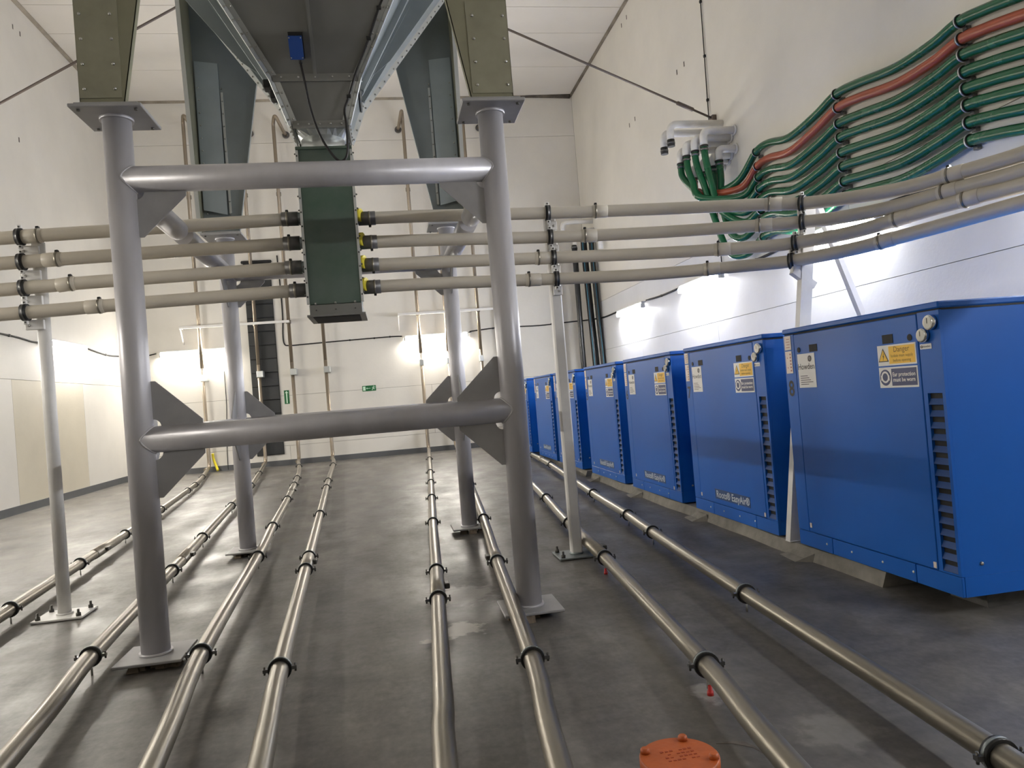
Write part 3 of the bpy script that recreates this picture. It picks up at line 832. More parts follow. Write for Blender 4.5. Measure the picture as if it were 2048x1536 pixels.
FC = [[6.58, 8.4, 10.29, 12.78, 15.72, 16.93, 19.0], [4.96, 7.46, 9.32, 12.29, 15.48, 18.5], [4.72, 7.68, 9.6, 12.44, 14.78, 16.2, 19.6], [4.26, 6.8, 7.38, 10.26, 13.67, 14.94, 19.0],
      [5.29, 6.16, 8.62, 10.77, 12.81, 14.67, 18.0], [3.89, 6.24, 8.49, 12.0, 16.0], [3.48, 5.93, 7.65, 9.61, 13.0, 17.0], [2.33, 4.51, 6.72, 7.74, 9.59, 13.85, 16.48]]
FK = [[(8.9, 9.9)], [(7.9, 8.9)], [(13.4, 14.6)], [(6.85, 7.33)], [(5.33, 6.1)], [(6.28, 6.55)], [(6.0, 7.5)], [(15.0, 15.6)]]  # coupled stretches
FR_ = 0.049
FZ = 0.115
lab_floor = ['outermost on the left', 'second from the left', 'third from the left', 'fourth from the left', 'fifth from the left, in the middle of the floor', 'sixth from the left, passing the silver frame foot', 'second nearest the blue cabinets', 'nearest the blue cabinets']
TOPZ = [9.78, 9.78, 9.72, 9.78, 9.8, 9.8, 9.8, 9.8]
for i in range(8):
    pts = [Vector((x, y, FZ)) for x, y in FP[i]]
    path = smooth_path(pts, 6)
    t = thing('conveying_pipe', 'stainless conveying pipe along the floor, ' + lab_floor[i], 'pipe', tuple(path[0]), 'steel pipes along the floor')
    part('tube', MB().tube(path, FR_, 24), 'steel', t)
    e = path[-1]
    up = fillet([e - Vector((0, 0.25, 0)), e + Vector((0, 0.22, 0)), Vector((e.x, 21.97, 3.2))], 0.3, 8)
    hx = e.x + (0.10 if i in (0, 2) else (0.02 if i == 1 else -0.02))
    neck = fillet([Vector((e.x, 21.97, 2.9)), Vector((e.x, 21.90, TOPZ[i])), Vector((hx, 21.55, TOPZ[i] + 0.12)), Vector((hx + (0.16 if i < 4 else -0.1), 22.0, TOPZ[i] - 0.22)), Vector((hx + (0.2 if i < 4 else -0.12), 22.15, TOPZ[i] - 0.255))], 0.28, 8)
    part('riser', MB().tube(up, FR_, 16), 'riser', t)
    part('riser', MB().tube(neck, FR_, 16), 'riser', t)
    part('wall_flange', MB().ring((neck[-1].x, 22.165, neck[-1].z), (0, 1, 0), FR_, 0.10, 0.03, 20), 'dark_sleeve', t)
    part('riser_clamp', MB().bevbox((e.x - 0.058, 21.88, 2.54), (e.x + (0.12 if i < 4 else 0.058), 22.19, 2.72), 0.01), 'galv_bright', t)
    for z in (4.05, 7.7):
        part('riser_joint', MB().tube([(e.x, 21.955, z - 0.05), (e.x, 21.955, z + 0.05)], FR_ + 0.018, 16), 'steel_dull', t)
    def at_y(y):
        for a, b in zip(path[:-1], path[1:]):
            if a.y <= y <= b.y:
                k = (y - a.y) / (b.y - a.y)
                return a.lerp(b, k), (b - a).normalized()
    for (ya, yb) in FK[i]:
        (a, d), (b, _) = at_y(ya), at_y(yb)
        part('coupling', MB().tube([a, a + d * 0.004, b - d * 0.004, b], [FR_, FR_ + 0.006, FR_ + 0.006, FR_], 24), 'steel_dull', t)
        cpl = at_y(ya + min(0.3, (yb - ya) / 2))[0]
        s = 1 if i != 5 else -1
        part('lever_latch', MB().bevbox(cpl + Vector((s * (FR_ + 0.002), -0.05, -0.01)), cpl + Vector((s * (FR_ + 0.04), 0.05, 0.03)), 0.006), 'bolt_dark', t)
    for y in FC[i]:
        r = at_y(y)
        if r is None: continue
        c, d = r
        n = Vector((d.y, -d.x, 0))
        o = part('saddle_clamp', MB().ring(c, d, FR_ + 0.001, FR_ + 0.013, 0.038, 24), 'dark_rubber', t)
        part('clamp_band', MB().ring(c, d, FR_ + 0.010, FR_ + 0.0155, 0.014, 24), 'galv', o)
        for s in (-1, 1):
            q = c + n * s * (FR_ + 0.012)
            part('clamp_ear', MB().prism([q - d * 0.012 - Vector((0, 0, 0.009)), q + d * 0.012 - Vector((0, 0, 0.009)), q + d * 0.012 + Vector((0, 0, 0.009)), q - d * 0.012 + Vector((0, 0, 0.009))], n * s * 0.028), 'clip', o)
            w = q + n * s * 0.02
            part('clamp_screw', MB().tube([w - Vector((0, 0, 0.022)), w + Vector((0, 0, 0.022))], 0.006, 6), 'bolt_dark', o)
        part('stud', MB().tube([(c.x, c.y, 0.0), (c.x, c.y, FZ - FR_)], 0.007, 6), 'bolt', o)

# red anchor caps beside the studs
for (x, y, lab) in ((1.39, 3.40, 'small red plastic anchor cap under the nearer floor pipe clamp'), (1.60, 5.86, 'small red plastic anchor cap near the white square post'), (-6.5, 20.0, 'small red plastic cap on the floor by the left wall')):
    mb = MB().tube([(x, y, 0), (x, y, 0.02), (x, y, 0.021), (x, y, 0.045)], [0.016, 0.015, 0.011, 0.010], 10)
    single('anchor_cap', mb, 'red', lab, 'cap', (x, y, 0), 'red anchor caps')

# white rails that hold the risers off the back wall
for xa, xb, lab in ((-5.56, -2.62, 'white pipe rail bracket on the back wall, across the dark panel'), (0.42, 3.75, 'white pipe rail bracket on the back wall, above the right lamp')):
    t = thing('rail_bracket', lab, 'bracket', (xa, 21.9, 4.0), 'white riser rails')
    part('rail', MB().bevbox((xa, 21.80, 4.02), (xb, 21.84, 4.09), 0.004), 'white_paint', t)
    for x in (xa, xb - 0.04):
        part('arm', MB().bevbox((x, 21.84, 4.03), (x + 0.04, 22.19, 4.08), 0.004), 'white_paint', t)
    part('brace', MB().hexa([(xa, 22.15, 3.62), (xa + 0.03, 22.15, 3.62), (xa + 0.03, 22.19, 3.62), (xa, 22.19, 3.62)], [(xa, 21.88, 4.03), (xa + 0.03, 21.88, 4.03), (xa + 0.03, 21.92, 4.03), (xa, 21.92, 4.03)]), 'white_paint', t)

# ------------------------------------------------------------------ blue blower cabinets
BX, BD, BW = 3.17, 1.95, 1.745
RGT, UPV = (0, -1, 0), (0, 0, 1)      # reading direction on the front face
def cabinet(number, y0, label, logo=True):
    x = BX
    t = thing('blower_cabinet', label, 'cabinet', (x, y0, 0.1), 'blue blower cabinets along the right wall')
    U = lambda u: y0 + u
    body = MB()
    body.bevbox((x + 0.02, U(0.004), 0.115), (x + BD, U(BW - 0.004), 1.79), 0.004)
    part('body', body, 'blue', t)
    part('lid', MB().bevbox((x - 0.004, U(-0.004), 1.80), (x + BD + 0.01, U(BW + 0.004), 1.84), 0.008), 'blue', t)
    part('lid_gap', MB().box((x + 0.012, U(0.006), 1.785), (x + BD - 0.01, U(BW - 0.006), 1.802)), 'black', t)
    part('feet', MB().box((x + 0.10, U(0.25), 0.10), (x + BD - 0.1, U(BW - 0.12), 0.12)), 'black', t)
    # front: left strip, door, right strip, kick panels
    part('strip_panel', MB().bevbox((x, U(1.59), 0.235), (x + 0.02, U(BW), 1.79), 0.003), 'blue', t)
    # right strip with louvre opening
    rs = MB()
    rs.box((x, U(0.0), 0.235), (x + 0.02, U(0.024), 1.79))
    rs.box((x, U(0.146), 0.235), (x + 0.02, U(0.18), 1.79))
    rs.box((x, U(0.024), 1.305), (x + 0.02, U(0.146), 1.79))
    rs.box((x, U(0.024), 0.235), (x + 0.02, U(0.146), 0.245))
    part('louvre_panel', rs, 'blue', t)
    part('louvre_shadow', MB().box((x + 0.0195, U(0.024), 0.245), (x + 0.0215, U(0.146), 1.305)), 'black', t)
    nsl = 15
    for k in range(nsl):
        zb = 0.245 + k * (1.06 / nsl)
        zt = zb + 1.06 / nsl
        if k == 0 or not SL:
            o = part('louvre_slat', MB().add([(x + 0.001, U(0.024), 0.247), (x + 0.001, U(0.146), 0.247), (x + 0.0185, U(0.146), 0.247 + 0.036), (x + 0.0185, U(0.024), 0.247 + 0.036),
                                                   (x + 0.003, U(0.024), 0.245), (x + 0.003, U(0.146), 0.245), (x + 0.0195, U(0.146), 0.245 + 0.034), (x + 0.0195, U(0.024), 0.245 + 0.034)],
                                                  [(0, 1, 2, 3), (4, 7, 6, 5), (0, 4, 5, 1), (1, 5, 6, 2), (2, 6, 7, 3), (3, 7, 4, 0)]), 'blue_shaded', t)
            SL.append(o)
        else:
            o = SL[0].copy(); COL.objects.link(o); o.parent = t
            o.location = (0, 0, k * (1.06 / nsl))
    d = part('door', MB().bevbox((x - 0.002, U(0.187), 0.238), (x + 0.018, U(1.583), 1.785), 0.004), 'blue', t)
    kick = [(0.0, 0.385), (0.39, 1.285), (1.29, BW)]
    for a, b in kick:
        part('kick_panel', MB().bevbox((x, U(a + 0.001), 0.115), (x + 0.02, U(b - 0.001), 0.231), 0.003), 'blue', t)
    for u in (0.41, 0.71, 1.05, 1.36):
        part('kick_screw', MB().dome((x, U(u), 0.178), (-1, 0, 0), 0.009, 0.006, 8), 'paper', t)
    for u, z in ((1.555, 0.29), (0.205, 0.265)):
        part('door_tag', MB().box((x - 0.006, U(u - 0.012), z - 0.018), (x - 0.002, U(u + 0.012), z + 0.018)), 'beige_label', d)
    part('side_screw', MB().dome((x + 0.14, U(0.004), 0.30), (0, -1, 0), 0.012, 0.012, 8), 'bolt', t)
    part('side_ledge', MB().box((x + 0.02, U(0.0), 0.115), (x + BD, U(0.006), 0.231)), 'blue', t)
    # latch recesses and key holes
    for ua, ub, za, zb in ((1.264, 1.371, 1.637, 1.692), (0.41, 0.514, 1.629, 1.686)):
        part('latch_recess', MB().bevbox((x - 0.0045, U(ua), za), (x - 0.002, U(ub), zb), 0.001), 'black', d)
    for u, z in ((1.518, 1.662), (0.256, 1.65)):
        part('key_hole', MB().tube([(x - 0.005, U(u), z), (x - 0.002, U(u), z)], 0.021, 16), 'black', d)
    # gauges
    for u, z, r in ((0.055, 1.722, 0.045), (0.123, 1.652, 0.042)):
        g = part('gauge', MB().tube([(x, U(u), z), (x - 0.03, U(u), z), (x - 0.034, U(u), z)], [r, r, r - 0.006], 24), 'chrome', t)
        part('gauge_glass', MB().tube([(x - 0.034, U(u), z), (x - 0.036, U(u), z)], [r - 0.007, r - 0.010], 24), 'glass_gauge', g)
        part('needle', MB().box((x - 0.0375, U(u - 0.003), z - 0.005), (x - 0.0365, U(u + 0.003), z + r * 0.6)), 'ink_grey', g)
    # stickers
    def plate(name, ua, ub, za, zb, m_, off=0.001, parent=t, th=0.002):
        return part(name, MB().box((x - off - th, U(ua), za), (x - off, U(ub), zb)), m_, parent)
    def word(body, size, u, z, m_, parent, off=0.0045, align='CENTER', bold=0.0):
        return part('lettering', text_mb(body, size, (x - off, U(u), z), RGT, UPV, align, bold=bold), m_, parent)
    pl = plate('gauge_sticker', 0.076, 0.172, 1.569, 1.60, 'paper')
    part('emblem', MB().ring((x - 0.0042, U(0.158), 1.584), (1, 0, 0), 0.004, 0.009, 0.001, 12), 'ink_grey', pl)
    word('Howden', 0.018, 0.115, 1.584, 'ink_grey', pl)
    pl = plate('info_sticker', 1.628, 1.722, 1.672, 1.783, 'beige_label')
    for k in range(4):
        part('print_line', MB().box((x - 0.0038, U(1.645), 1.69 + k * 0.022), (x - 0.0032, U(1.70 - 0.008 * (k % 2)), 1.695 + k * 0.022)), 'ink_red', pl)
    pl = plate('info_sticker', 1.628, 1.722, 1.485, 1.662, 'beige_label')
    for k in range(6):
        part('print_line', MB().box((x - 0.0038, U(1.64), 1.50 + k * 0.026), (x - 0.0032, U(1.66), 1.514 + k * 0.026)), 'ink_red', pl)
        if k % 3 == 1:
            part('print_line', MB().box((x - 0.0038, U(1.69), 1.50 + k * 0.026), (x - 0.0032, U(1.70), 1.51 + k * 0.026)), 'ink_red', pl)
    part('cabinet_number', text_mb(str(number), 0.175, (x - 0.0015, U(1.672), 1.358), RGT, UPV, bold=0.003), 'ink', t)
    pl = plate('maker_plate', 1.31, 1.547, 1.367, 1.629, 'paper', 0.002, d)
    word('Howden', 0.066, 1.432, 1.528, 'ink', pl, 0.0050)
    part('emblem', MB().ring((x - 0.0052, U(1.375), 1.588), (1, 0, 0), 0.011, 0.024, 0.001, 20), 'ink_grey', pl)
    part('emblem', MB().prism([(x - 0.0056, U(1.40), 1.575), (x - 0.0056, U(1.395), 1.57), (x - 0.0056, U(1.35), 1.60), (x - 0.0056, U(1.355), 1.606)], (0.0005, 0, 0)), 'ink_grey', pl)
    for k, ln in enumerate((0.10, 0.12, 0.14, 0.17, 0.11)):
        part('print_line', MB().box((x - 0.0052, U(1.52 - ln), 1.455 - k * 0.016), (x - 0.0046, U(1.52), 1.460 - k * 0.016)), 'ink_grey', pl)
    # danger sign
    pl = plate('danger_sign', 0.208, 0.571, 1.487, 1.619, 'paper', 0.002, d)
    part('yellow_field', MB().box((x - 0.0052, U(0.218), 1.497), (x - 0.0040, U(0.46), 1.609)), 'yellow', pl)
    def tri(c_u, c_z, r, off, m_, nm):
        part(nm, MB().prism([(x - off, U(c_u + r * math.sin(a)), c_z + r * math.cos(a)) for a in (0, 2.0944, 4.18879)], (0.0004, 0, 0)), m_, pl)
    tri(0.515, 1.542, 0.058, 0.0052, 'ink', 'warning_triangle')
    tri(0.515, 1.542, 0.047, 0.0058, 'yellow', 'warning_triangle')
    part('lightning_bolt', MB().prism([(x - 0.0064, U(u), z) for u, z in ((0.508, 1.575), (0.520, 1.545), (0.514, 1.545), (0.519, 1.518), (0.506, 1.550), (0.512, 1.550))], (0.0004, 0, 0)), 'ink', pl)
    word('Danger', 0.050, 0.339, 1.586, 'ink_brown', pl, 0.0058)
    word('Isolate main supply', 0.027, 0.339, 1.547, 'ink_brown', pl, 0.0058)
    word('before opening', 0.027, 0.339, 1.517, 'ink_brown', pl, 0.0058)
    # ear protection sign
    pl = plate('ear_sign', 0.208, 0.571, 1.345, 1.477, 'paper', 0.002, d)
    part('navy_field', MB().box((x - 0.0052, U(0.218), 1.357), (x - 0.0040, U(0.45), 1.466)), 'navy', pl)
    part('round_pictogram', MB().tube([(x - 0.0052, U(0.512), 1.411), (x - 0.0040, U(0.512), 1.411)], 0.052, 28), 'navy', pl)
    part('head_pictogram', MB().ring((x - 0.0058, U(0.512), 1.414), (1, 0, 0), 0.026, 0.038, 0.0008, 24), 'paper', pl)
    for s in (-1, 1):
        part('head_pictogram', MB().bevbox((x - 0.0064, U(0.512 + s * 0.034 - 0.007), 1.392), (x - 0.0056, U(0.512 + s * 0.034 + 0.007), 1.425), 0.0002), 'paper', pl)
    word('Ear protection', 0.036, 0.334, 1.428, 'paper', pl, 0.0058, bold=0.0006)
    word('must be worn', 0.036, 0.334, 1.394, 'paper', pl, 0.0058, bold=0.0006)
    if logo:
        pl = plate('logo_plate', 0.47, 1.22, 0.285, 0.385, 'logo_bg', 0.002, d)
        word('Roots\u00ae EasyAir\u00ae', 0.098, 0.835, 0.333, 'logo_fg', pl, 0.0048, bold=0.0012)
    return t
SL = []
cabinet(8, 3.885, 'blue blower cabinet marked 8, nearest the camera with its side panel showing', False)
cabinet(7, 5.965, 'blue blower cabinet marked 7, second nearest, behind the leaning white support')
cabinet(6, 8.10, 'blue blower cabinet marked 6, third nearest the camera')
cabinet(5, 10.19, 'blue blower cabinet marked 5, just right of the white square post')
cabinet(4, 12.55, 'blue blower cabinet partly hidden behind the white square post')
cabinet(3, 14.55, 'blue blower cabinet just left of the white square post')
cabinet(2, 17.16, 'blue blower cabinet farthest away, beside the silver frame column')

# concrete plinths
def plinth(y0, y1, label):
    t = thing('concrete_plinth', label, 'plinth', (3.3, (y0 + y1) / 2, 0), 'concrete plinths under the cabinets')
    n = int((y1 - y0) / 0.5) + 1
    vs = []; fs = []
    for k in range(n + 1):
        y = y0 + (y1 - y0) * k / n
        xj = 3.205 + rnd.uniform(-0.02, 0.02)
        vs += [(xj - 0.035, y, 0), (xj, y, 0.098), (5.3, y, 0.1), (5.3, y, 0)]
    for k in range(n):
        o = k * 4
        fs += [(o, o + 1, o + 5, o + 4), (o + 1, o + 2, o + 6, o + 5), (o + 2, o + 3, o + 7, o + 6)]
    fs += [(0, 3, 2, 1), (n * 4, n * 4 + 1, n * 4 + 2, n * 4 + 3)]
    part('slab', MB().add(vs, fs), 'concrete', t)
    k = y0 + 0.9
    while k < y1 - 0.3:
        part('broken_edge', MB().hexa([(3.05, k, 0), (3.19, k - 0.10, 0), (3.2, k + 0.25, 0), (3.08, k + 0.3, 0)], [(3.13, k, 0.02), (3.19, k - 0.08, 0.07), (3.2, k + 0.2, 0.075), (3.14, k + 0.25, 0.02)]), 'concrete', t)
        k += 2.05
plinth(4.62, 12.02, 'rough concrete plinth under the four nearest blue cabinets')
plinth(12.4, 16.4, 'rough concrete plinth under the blue cabinets beyond the white square post')
single('concrete_block', MB().hexa([(3.16, 17.1, 0), (5.2, 17.1, 0), (5.2, 19.0, 0), (3.16, 19.0, 0)], [(3.2, 17.12, 0.1), (5.2, 17.12, 0.1), (5.2, 19.0, 0.1), (3.2, 19.0, 0.1)]), 'concrete_dark', 'low concrete block under the farthest blue cabinet', 'plinth', (3.6, 18, 0))
# steel feet of the nearest cabinet, off the plinth end
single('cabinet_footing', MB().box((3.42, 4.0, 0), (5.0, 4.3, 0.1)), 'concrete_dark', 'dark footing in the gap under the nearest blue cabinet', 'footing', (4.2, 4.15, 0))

# ------------------------------------------------------------------ hoses on the right wall
ZA = [4.96, 4.775, 4.61, 4.43, 4.255, 4.085, 3.905, 3.72]
ZB = [5.086, 4.904, 4.695, 4.51, 4.31, 4.125, 3.93, 3.745]
ZCc = [5.054, 4.825, 4.646, 4.46, 4.286, 4.12, 3.961, 3.68]
HR = 0.058
END = {  # hose end under its elbow: x, y, z of the elbow mouth ; wall height of the stub
    0: (5.863, 12.00, 5.192, 5.40), 1: (5.608, 12.50, 5.039, 5.25), 2: (5.415, 12.30, 5.381, 5.60), 3: (5.367, 12.45, 5.298, 5.53),
    4: (5.512, 12.15, 5.416, 5.645), 5: (5.614, 12.00, 5.457, 5.72), 6: (5.850, 12.20, 5.152, 5.35), 7: (5.694, 12.30, 5.082, 5.29)}
BOT = {0: (5.86, 11.95, 4.68), 1: (5.66, 12.2, 4.68), 2: (5.52, 12.1, 4.60), 3: (5.62, 12.08, 4.54), 4: (5.70, 12.0, 4.47), 5: (5.76, 11.9, 4.34), 6: (5.93, 11.9, 3.92), 7: (5.88, 11.95, 3.62)}
hn = ['top green hose of the row clipped to the right wall', 'orange hose among the green hoses on the right wall', 'green hose directly under the orange one on the right wall',
      'fourth hose from the top on the right wall, green', 'fifth hose from the top on the right wall, green', 'sixth hose from the top on the right wall, green',
      'seventh hose from the top on the right wall, green', 'lowest green hose of the row on the right wall']
XH = 6.09
for i in range(8):
    e = END[i]; b = BOT[i]
    pts = [(e[0], e[1], e[2]), (e[0] + 0.01, e[1], e[2] - 0.22), (e[0] * 0.6 + b[0] * 0.4, e[1] * 0.6 + b[1] * 0.4, (e[2] + b[2]) / 2 - 0.08), b,
           (XH - 0.07, 11.6, b[2] * 0.35 + ZCc[i] * 0.65 - 0.16), (XH, 11.15, ZCc[i]), (XH, 10.75, ZCc[i] + 0.01), (XH, 10.15, (ZCc[i] + ZB[i]) / 2 - 0.13), (XH, 9.45, ZB[i] - 0.09), (XH, 8.95, ZB[i]),
           (XH, 8.5, ZB[i] - 0.045), (XH, 7.8, (ZA[i] + ZB[i]) / 2 - 0.10), (XH, 7.2, ZA[i] - 0.045), (XH, 6.8, ZA[i]), (XH, 6.4, ZA[i] - 0.06), (XH, 5.6, ZA[i] - 0.20), (XH, 4.6, ZA[i] - 0.16)]
    t = thing('wall_hose', hn[i], 'hose', (XH, 9.0, ZB[i]), 'hoses on the right wall')
    path = smooth_path(pts, 6)
    part('tube', MB().tube(path, HR, 16), 'hose_orange' if i == 1 else 'hose_green', t)
    part('end_clip', MB().ring((e[0], e[1], e[2] - 0.06), (0, 0, 1), HR, HR + 0.012, 0.035, 16), 'clip', t)
    part('end_clip', MB().ring((e[0], e[1], e[2] - 0.005), (0, 0, 1), HR, HR + 0.014, 0.03, 16), 'dark_rubber', t)
    for y, z in ((11.15, ZCc[i]), (8.95, ZB[i]), (6.8, ZA[i])):
        c = part('wall_clip', MB().ring((XH, y, z), (0, 1, 0), HR, HR + 0.012, 0.035, 20), 'dark_rubber', t)
        part('clip_band', MB().ring((XH, y, z), (0, 1, 0), HR + 0.009, HR + 0.016, 0.014, 20), 'galv_bright', c)
        part('clip_base', MB().bevbox((XH + 0.05, y - 0.03, z - 0.095), (XR - 0.002, y + 0.03, z - 0.05), 0.004), 'clip', c)
    # painted elbow stub out of the wall
    s = thing('wall_elbow', 'white painted pipe elbow feeding the ' + ['first', 'orange', 'third', 'fourth', 'fifth', 'sixth', 'seventh', 'lowest'][i] + ' hose on the right wall', 'pipe elbow', (XR, e[1], e[3]), 'white pipe elbows on the right wall')
    part('elbow', MB().tube(fillet([(XR - 0.001, e[1], e[3]), (e[0], e[1], e[3]), (e[0], e[1], e[2] - 0.02)], 0.17, 10), HR + 0.006, 20), 'white_paint', s)
    part('wall_collar', MB().ring((XR - 0.02, e[1], e[3]), (1, 0, 0), HR, HR + 0.03, 0.03, 20), 'white_paint', s)
for (x, y, zt, ze, lab) in ((5.216, 12.45, 6.0, 5.70, 'longest white pipe elbow on the right wall with a capped end'), (5.15, 12.62, 5.90, 5.62, 'white capped pipe elbow just behind the longest one')):
    s = thing('wall_elbow', lab, 'pipe elbow', (XR, y, zt), 'white pipe elbows on the right wall')
    part('elbow', MB().tube(fillet([(XR - 0.001, y, zt), (x, y, zt), (x, y, ze)], 0.18, 10), HR + 0.006, 20), 'white_paint', s)
    cp = part('end_cap', MB().tube([(x, y, ze + 0.03), (x, y, ze - 0.09)], HR + 0.008, 20), 'dark_rubber', s)
    part('cap_band', MB().ring((x, y, ze - 0.03), (0, 0, 1), HR + 0.006, HR + 0.014, 0.02, 20), 'clip', cp)

# black hoses in the far right corner
bh = [(5.56, 20.9, 5.62, 5.56, 'left'), (5.62, 21.08, 5.62, 5.60, 'second'), (5.84, 20.9, 5.80, 5.90, 'middle'), (5.92, 21.07, 5.80, 6.0, 'fourth'), (6.05, 20.8, 5.72, 6.12, 'right')]
for (x, y, zt, xb, w) in bh:
    t = thing('corner_hose', 'black hose in the far right corner, ' + {'left': 'leftmost of five', 'second': 'second from the left of five', 'middle': 'middle of five with a blue stripe', 'fourth': 'fourth from the left of five', 'right': 'rightmost of five with a blue stripe'}[w], 'hose', (x, y, 0), 'black hoses in the far corner')
    pts = [(x, y, zt), (x, y, zt - 0.5), (x + (xb - x) * 0.4, y, 4.0), (xb, y, 2.4), (xb, y - 0.05, 1.2), (xb, y - 0.1, 0.02)]
    path = smooth_path(pts, 6)
    part('tube', MB().tube(path, 0.075, 16), 'hose_black', t)
    if w != 'left':
        st = [p + Vector((-0.034 if w != 'right' else -0.01, -0.066, 0)) for p in path]
        part('stripe', MB().tube(st, 0.012, 6), 'hose_stripe', t)
    part('end_clip', MB().ring((x, y, zt - 0.06), (0, 0, 1), 0.074, 0.088, 0.04, 16), 'clip', t)
for (x, y, zt, ze, lab) in ((5.28, 21.0, 6.32, 5.9, 'white pipe elbow high in the far right corner, longest'), (5.61, 20.97, 5.95, 5.60, 'white pipe elbow above the left black hoses'), (5.91, 20.95, 6.05, 5.78, 'white pipe elbow above the middle black hoses'), (6.05, 19.9, 5.72, 5.3, 'short white pipe elbow on the right wall beside the black hoses')):
    s = thing('wall_elbow', lab, 'pipe elbow', (XR, y, zt), 'white pipe elbows on the right wall')
    part('elbow', MB().tube(fillet([(XR - 0.001, y, zt), (x, y, zt), (x, y, ze)], 0.18, 10), 0.066, 16), 'white_paint', s)

# ------------------------------------------------------------------ tie rods
def rod(a, b, label, end):
    a = Vector(a); b = Vector(b)
    t = thing('tie_rod', label, 'rod', tuple(a), 'tie rods')
    part('bar', MB().tube([a, b], 0.020, 10), 'rod', t)
    d = (b - a).normalized()
    part('turnbuckle', MB().tube([b - d * 0.75, b - d * 0.73, b - d * 0.42, b - d * 0.40], [0.02, 0.036, 0.036, 0.02], 10), 'rod', t)
    q = b + Vector((0.0 if end > 0 else 0.0, 0, 0))
    part('wall_anchor', MB().bevbox(q - Vector((0.05, 0.06, 0.06)), q + Vector((0.05, 0.06, 0.06)), 0.01), 'rod', t)
rod((1.0, 12.7, 8.50), (6.17, 12.7, 6.18), 'thin steel tie rod slanting down to the right wall', 1)
rod((-1.2, 12.7, 9.15), (-7.02, 12.7, 5.87), 'thin steel tie rod slanting down to the left wall', -1)

# ------------------------------------------------------------------ cables along the walls
def cable(pts, r, label, clips, mtl='cable', smooth=True):
    t = thing('wall_cable', label, 'cable', tuple(pts[0]), 'black wall cables')
    p = smooth_path(pts, 6) if smooth else [Vector(q) for q in pts]
    part('sheath', MB().tube(p, r, 8), mtl, t)
    for c in clips:
        part('cable_clip', MB().bevbox(Vector(c) - Vector((0.02, 0.02, 0.025)), Vector(c) + Vector((0.02, 0.02, 0.025)), 0.004), 'dark_rubber', t)
XW = XL + 0.02
cable([(XW, 6.0, 3.40), (XW, 11.0, 3.36), (XW, 15.3, 3.39), (XW, 16.6, 3.34), (XW, 17.1, 3.40)], 0.018, 'black cable along the left wall up to the lamp', [(XW, 15.6, 3.385), (XW, 14.0, 3.37)])
cable([(XW, 19.1, 3.45), (XW, 19.5, 3.40), (XW, 20.6, 3.33), (XW, 21.6, 3.36), (XW, 22.16, 3.38)], 0.018, 'black cable along the left wall from lamp to corner', [(XW, 20.5, 3.335)])
YW = YB - 0.02
cable([(-6.95, YW, 3.38), (-6.6, YW, 3.37), (-6.3, YW, 3.42)], 0.018, 'short black cable from the left corner to the back lamp', [(-6.6, YW, 3.37)])
cable([(-2.86, YW, 6.0), (-2.83, YW, 5.0), (-2.83, YW, 4.2), (-2.86, YW, 3.75), (-2.84, YW, 3.46), (-2.70, YW, 3.40), (-2.2, YW, 3.41), (-1.0, YW, 3.44), (0.2, YW, 3.46), (0.5, YW, 3.45)], 0.018, 'black cable beside the dark panel, bending along the back wall to the lamp', [(-1.0, YW, 3.44), (-0.3, YW, 3.45), (0.15, YW, 3.46)])
cable([(2.5, YW, 3.46), (3.4, YW, 3.52), (4.6, YW, 3.50), (5.4, YW, 3.54), (6.15, YW, 3.57)], 0.018, 'black cable on the back wall from the lamp to the right corner', [(3.2, YW, 3.51), (5.0, YW, 3.52)])
cable([(-4.53, YW, 2.8), (-4.54, YW, 1.8), (-4.60, YW, 0.9), (-4.62, YW, 0.3), (-4.62, YW, 0.02)], 0.010, 'thin black cable hanging down below the left back lamp', [])
XW2 = XR - 0.025
cable([(XW2, 22.1, 3.57), (XW2, 20.6, 3.47), (XW2, 19.2, 3.47)], 0.022, 'black cable on the right wall before the farthest lamp', [(XW2, 20.6, 3.47)])
cable([(XW2, 17.0, 3.46), (XW2, 16.0, 3.43), (XW2, 14.9, 3.44)], 0.022, 'black cable between the two farther right wall lamps', [(XW2, 16.0, 3.43)])
cable([(XW2, 12.7, 3.46), (XW2, 11.6, 3.40), (XW2, 10.5, 3.44)], 0.022, 'black cable between the two nearer right wall lamps', [(XW2, 11.6, 3.40)])
cable([(XW2, 8.2, 3.46), (XW2, 7.2, 3.42), (XW2, 6.0, 3.46)], 0.022, 'black cable right of the nearest right wall lamp', [(XW2, 7.2, 3.42)])
cable([(XW2, 12.84, 10.3), (XW2, 12.84, 8.4), (XW2, 12.9, 6.3), (XW2, 12.88, 5.0), (XW2, 12.88, 3.5)], 0.010, 'thin vertical wire clipped to the right wall', [(XW2, 12.85, 9.4), (XW2, 12.84, 8.4), (XW2, 12.86, 7.4), (XW2, 12.89, 6.6), (XW2, 12.88, 4.0)])

# ------------------------------------------------------------------ back wall fittings
t = thing('slatted_panel', 'tall narrow charcoal panel of stacked boards on the back wall', 'panel', (-3.44, YB, 0.3))
part('backing', MB().box((-3.81, YB - 0.03, 0.32), (-3.065, YB, 5.82)), 'black', t)
nb = 14
for k in range(nb):
    z0 = 0.33 + k * (5.48 / nb)
    part('slat', MB().bevbox((-3.805, YB - 0.06, z0), (-3.07, YB - 0.03, z0 + 5.48 / nb - 0.02), 0.006), 'panel_dark', t)
part('top_rail', MB().bevbox((-3.86, YB - 0.08, 5.80), (-3.02, YB, 5.88), 0.02), 'dark_rubber', t)

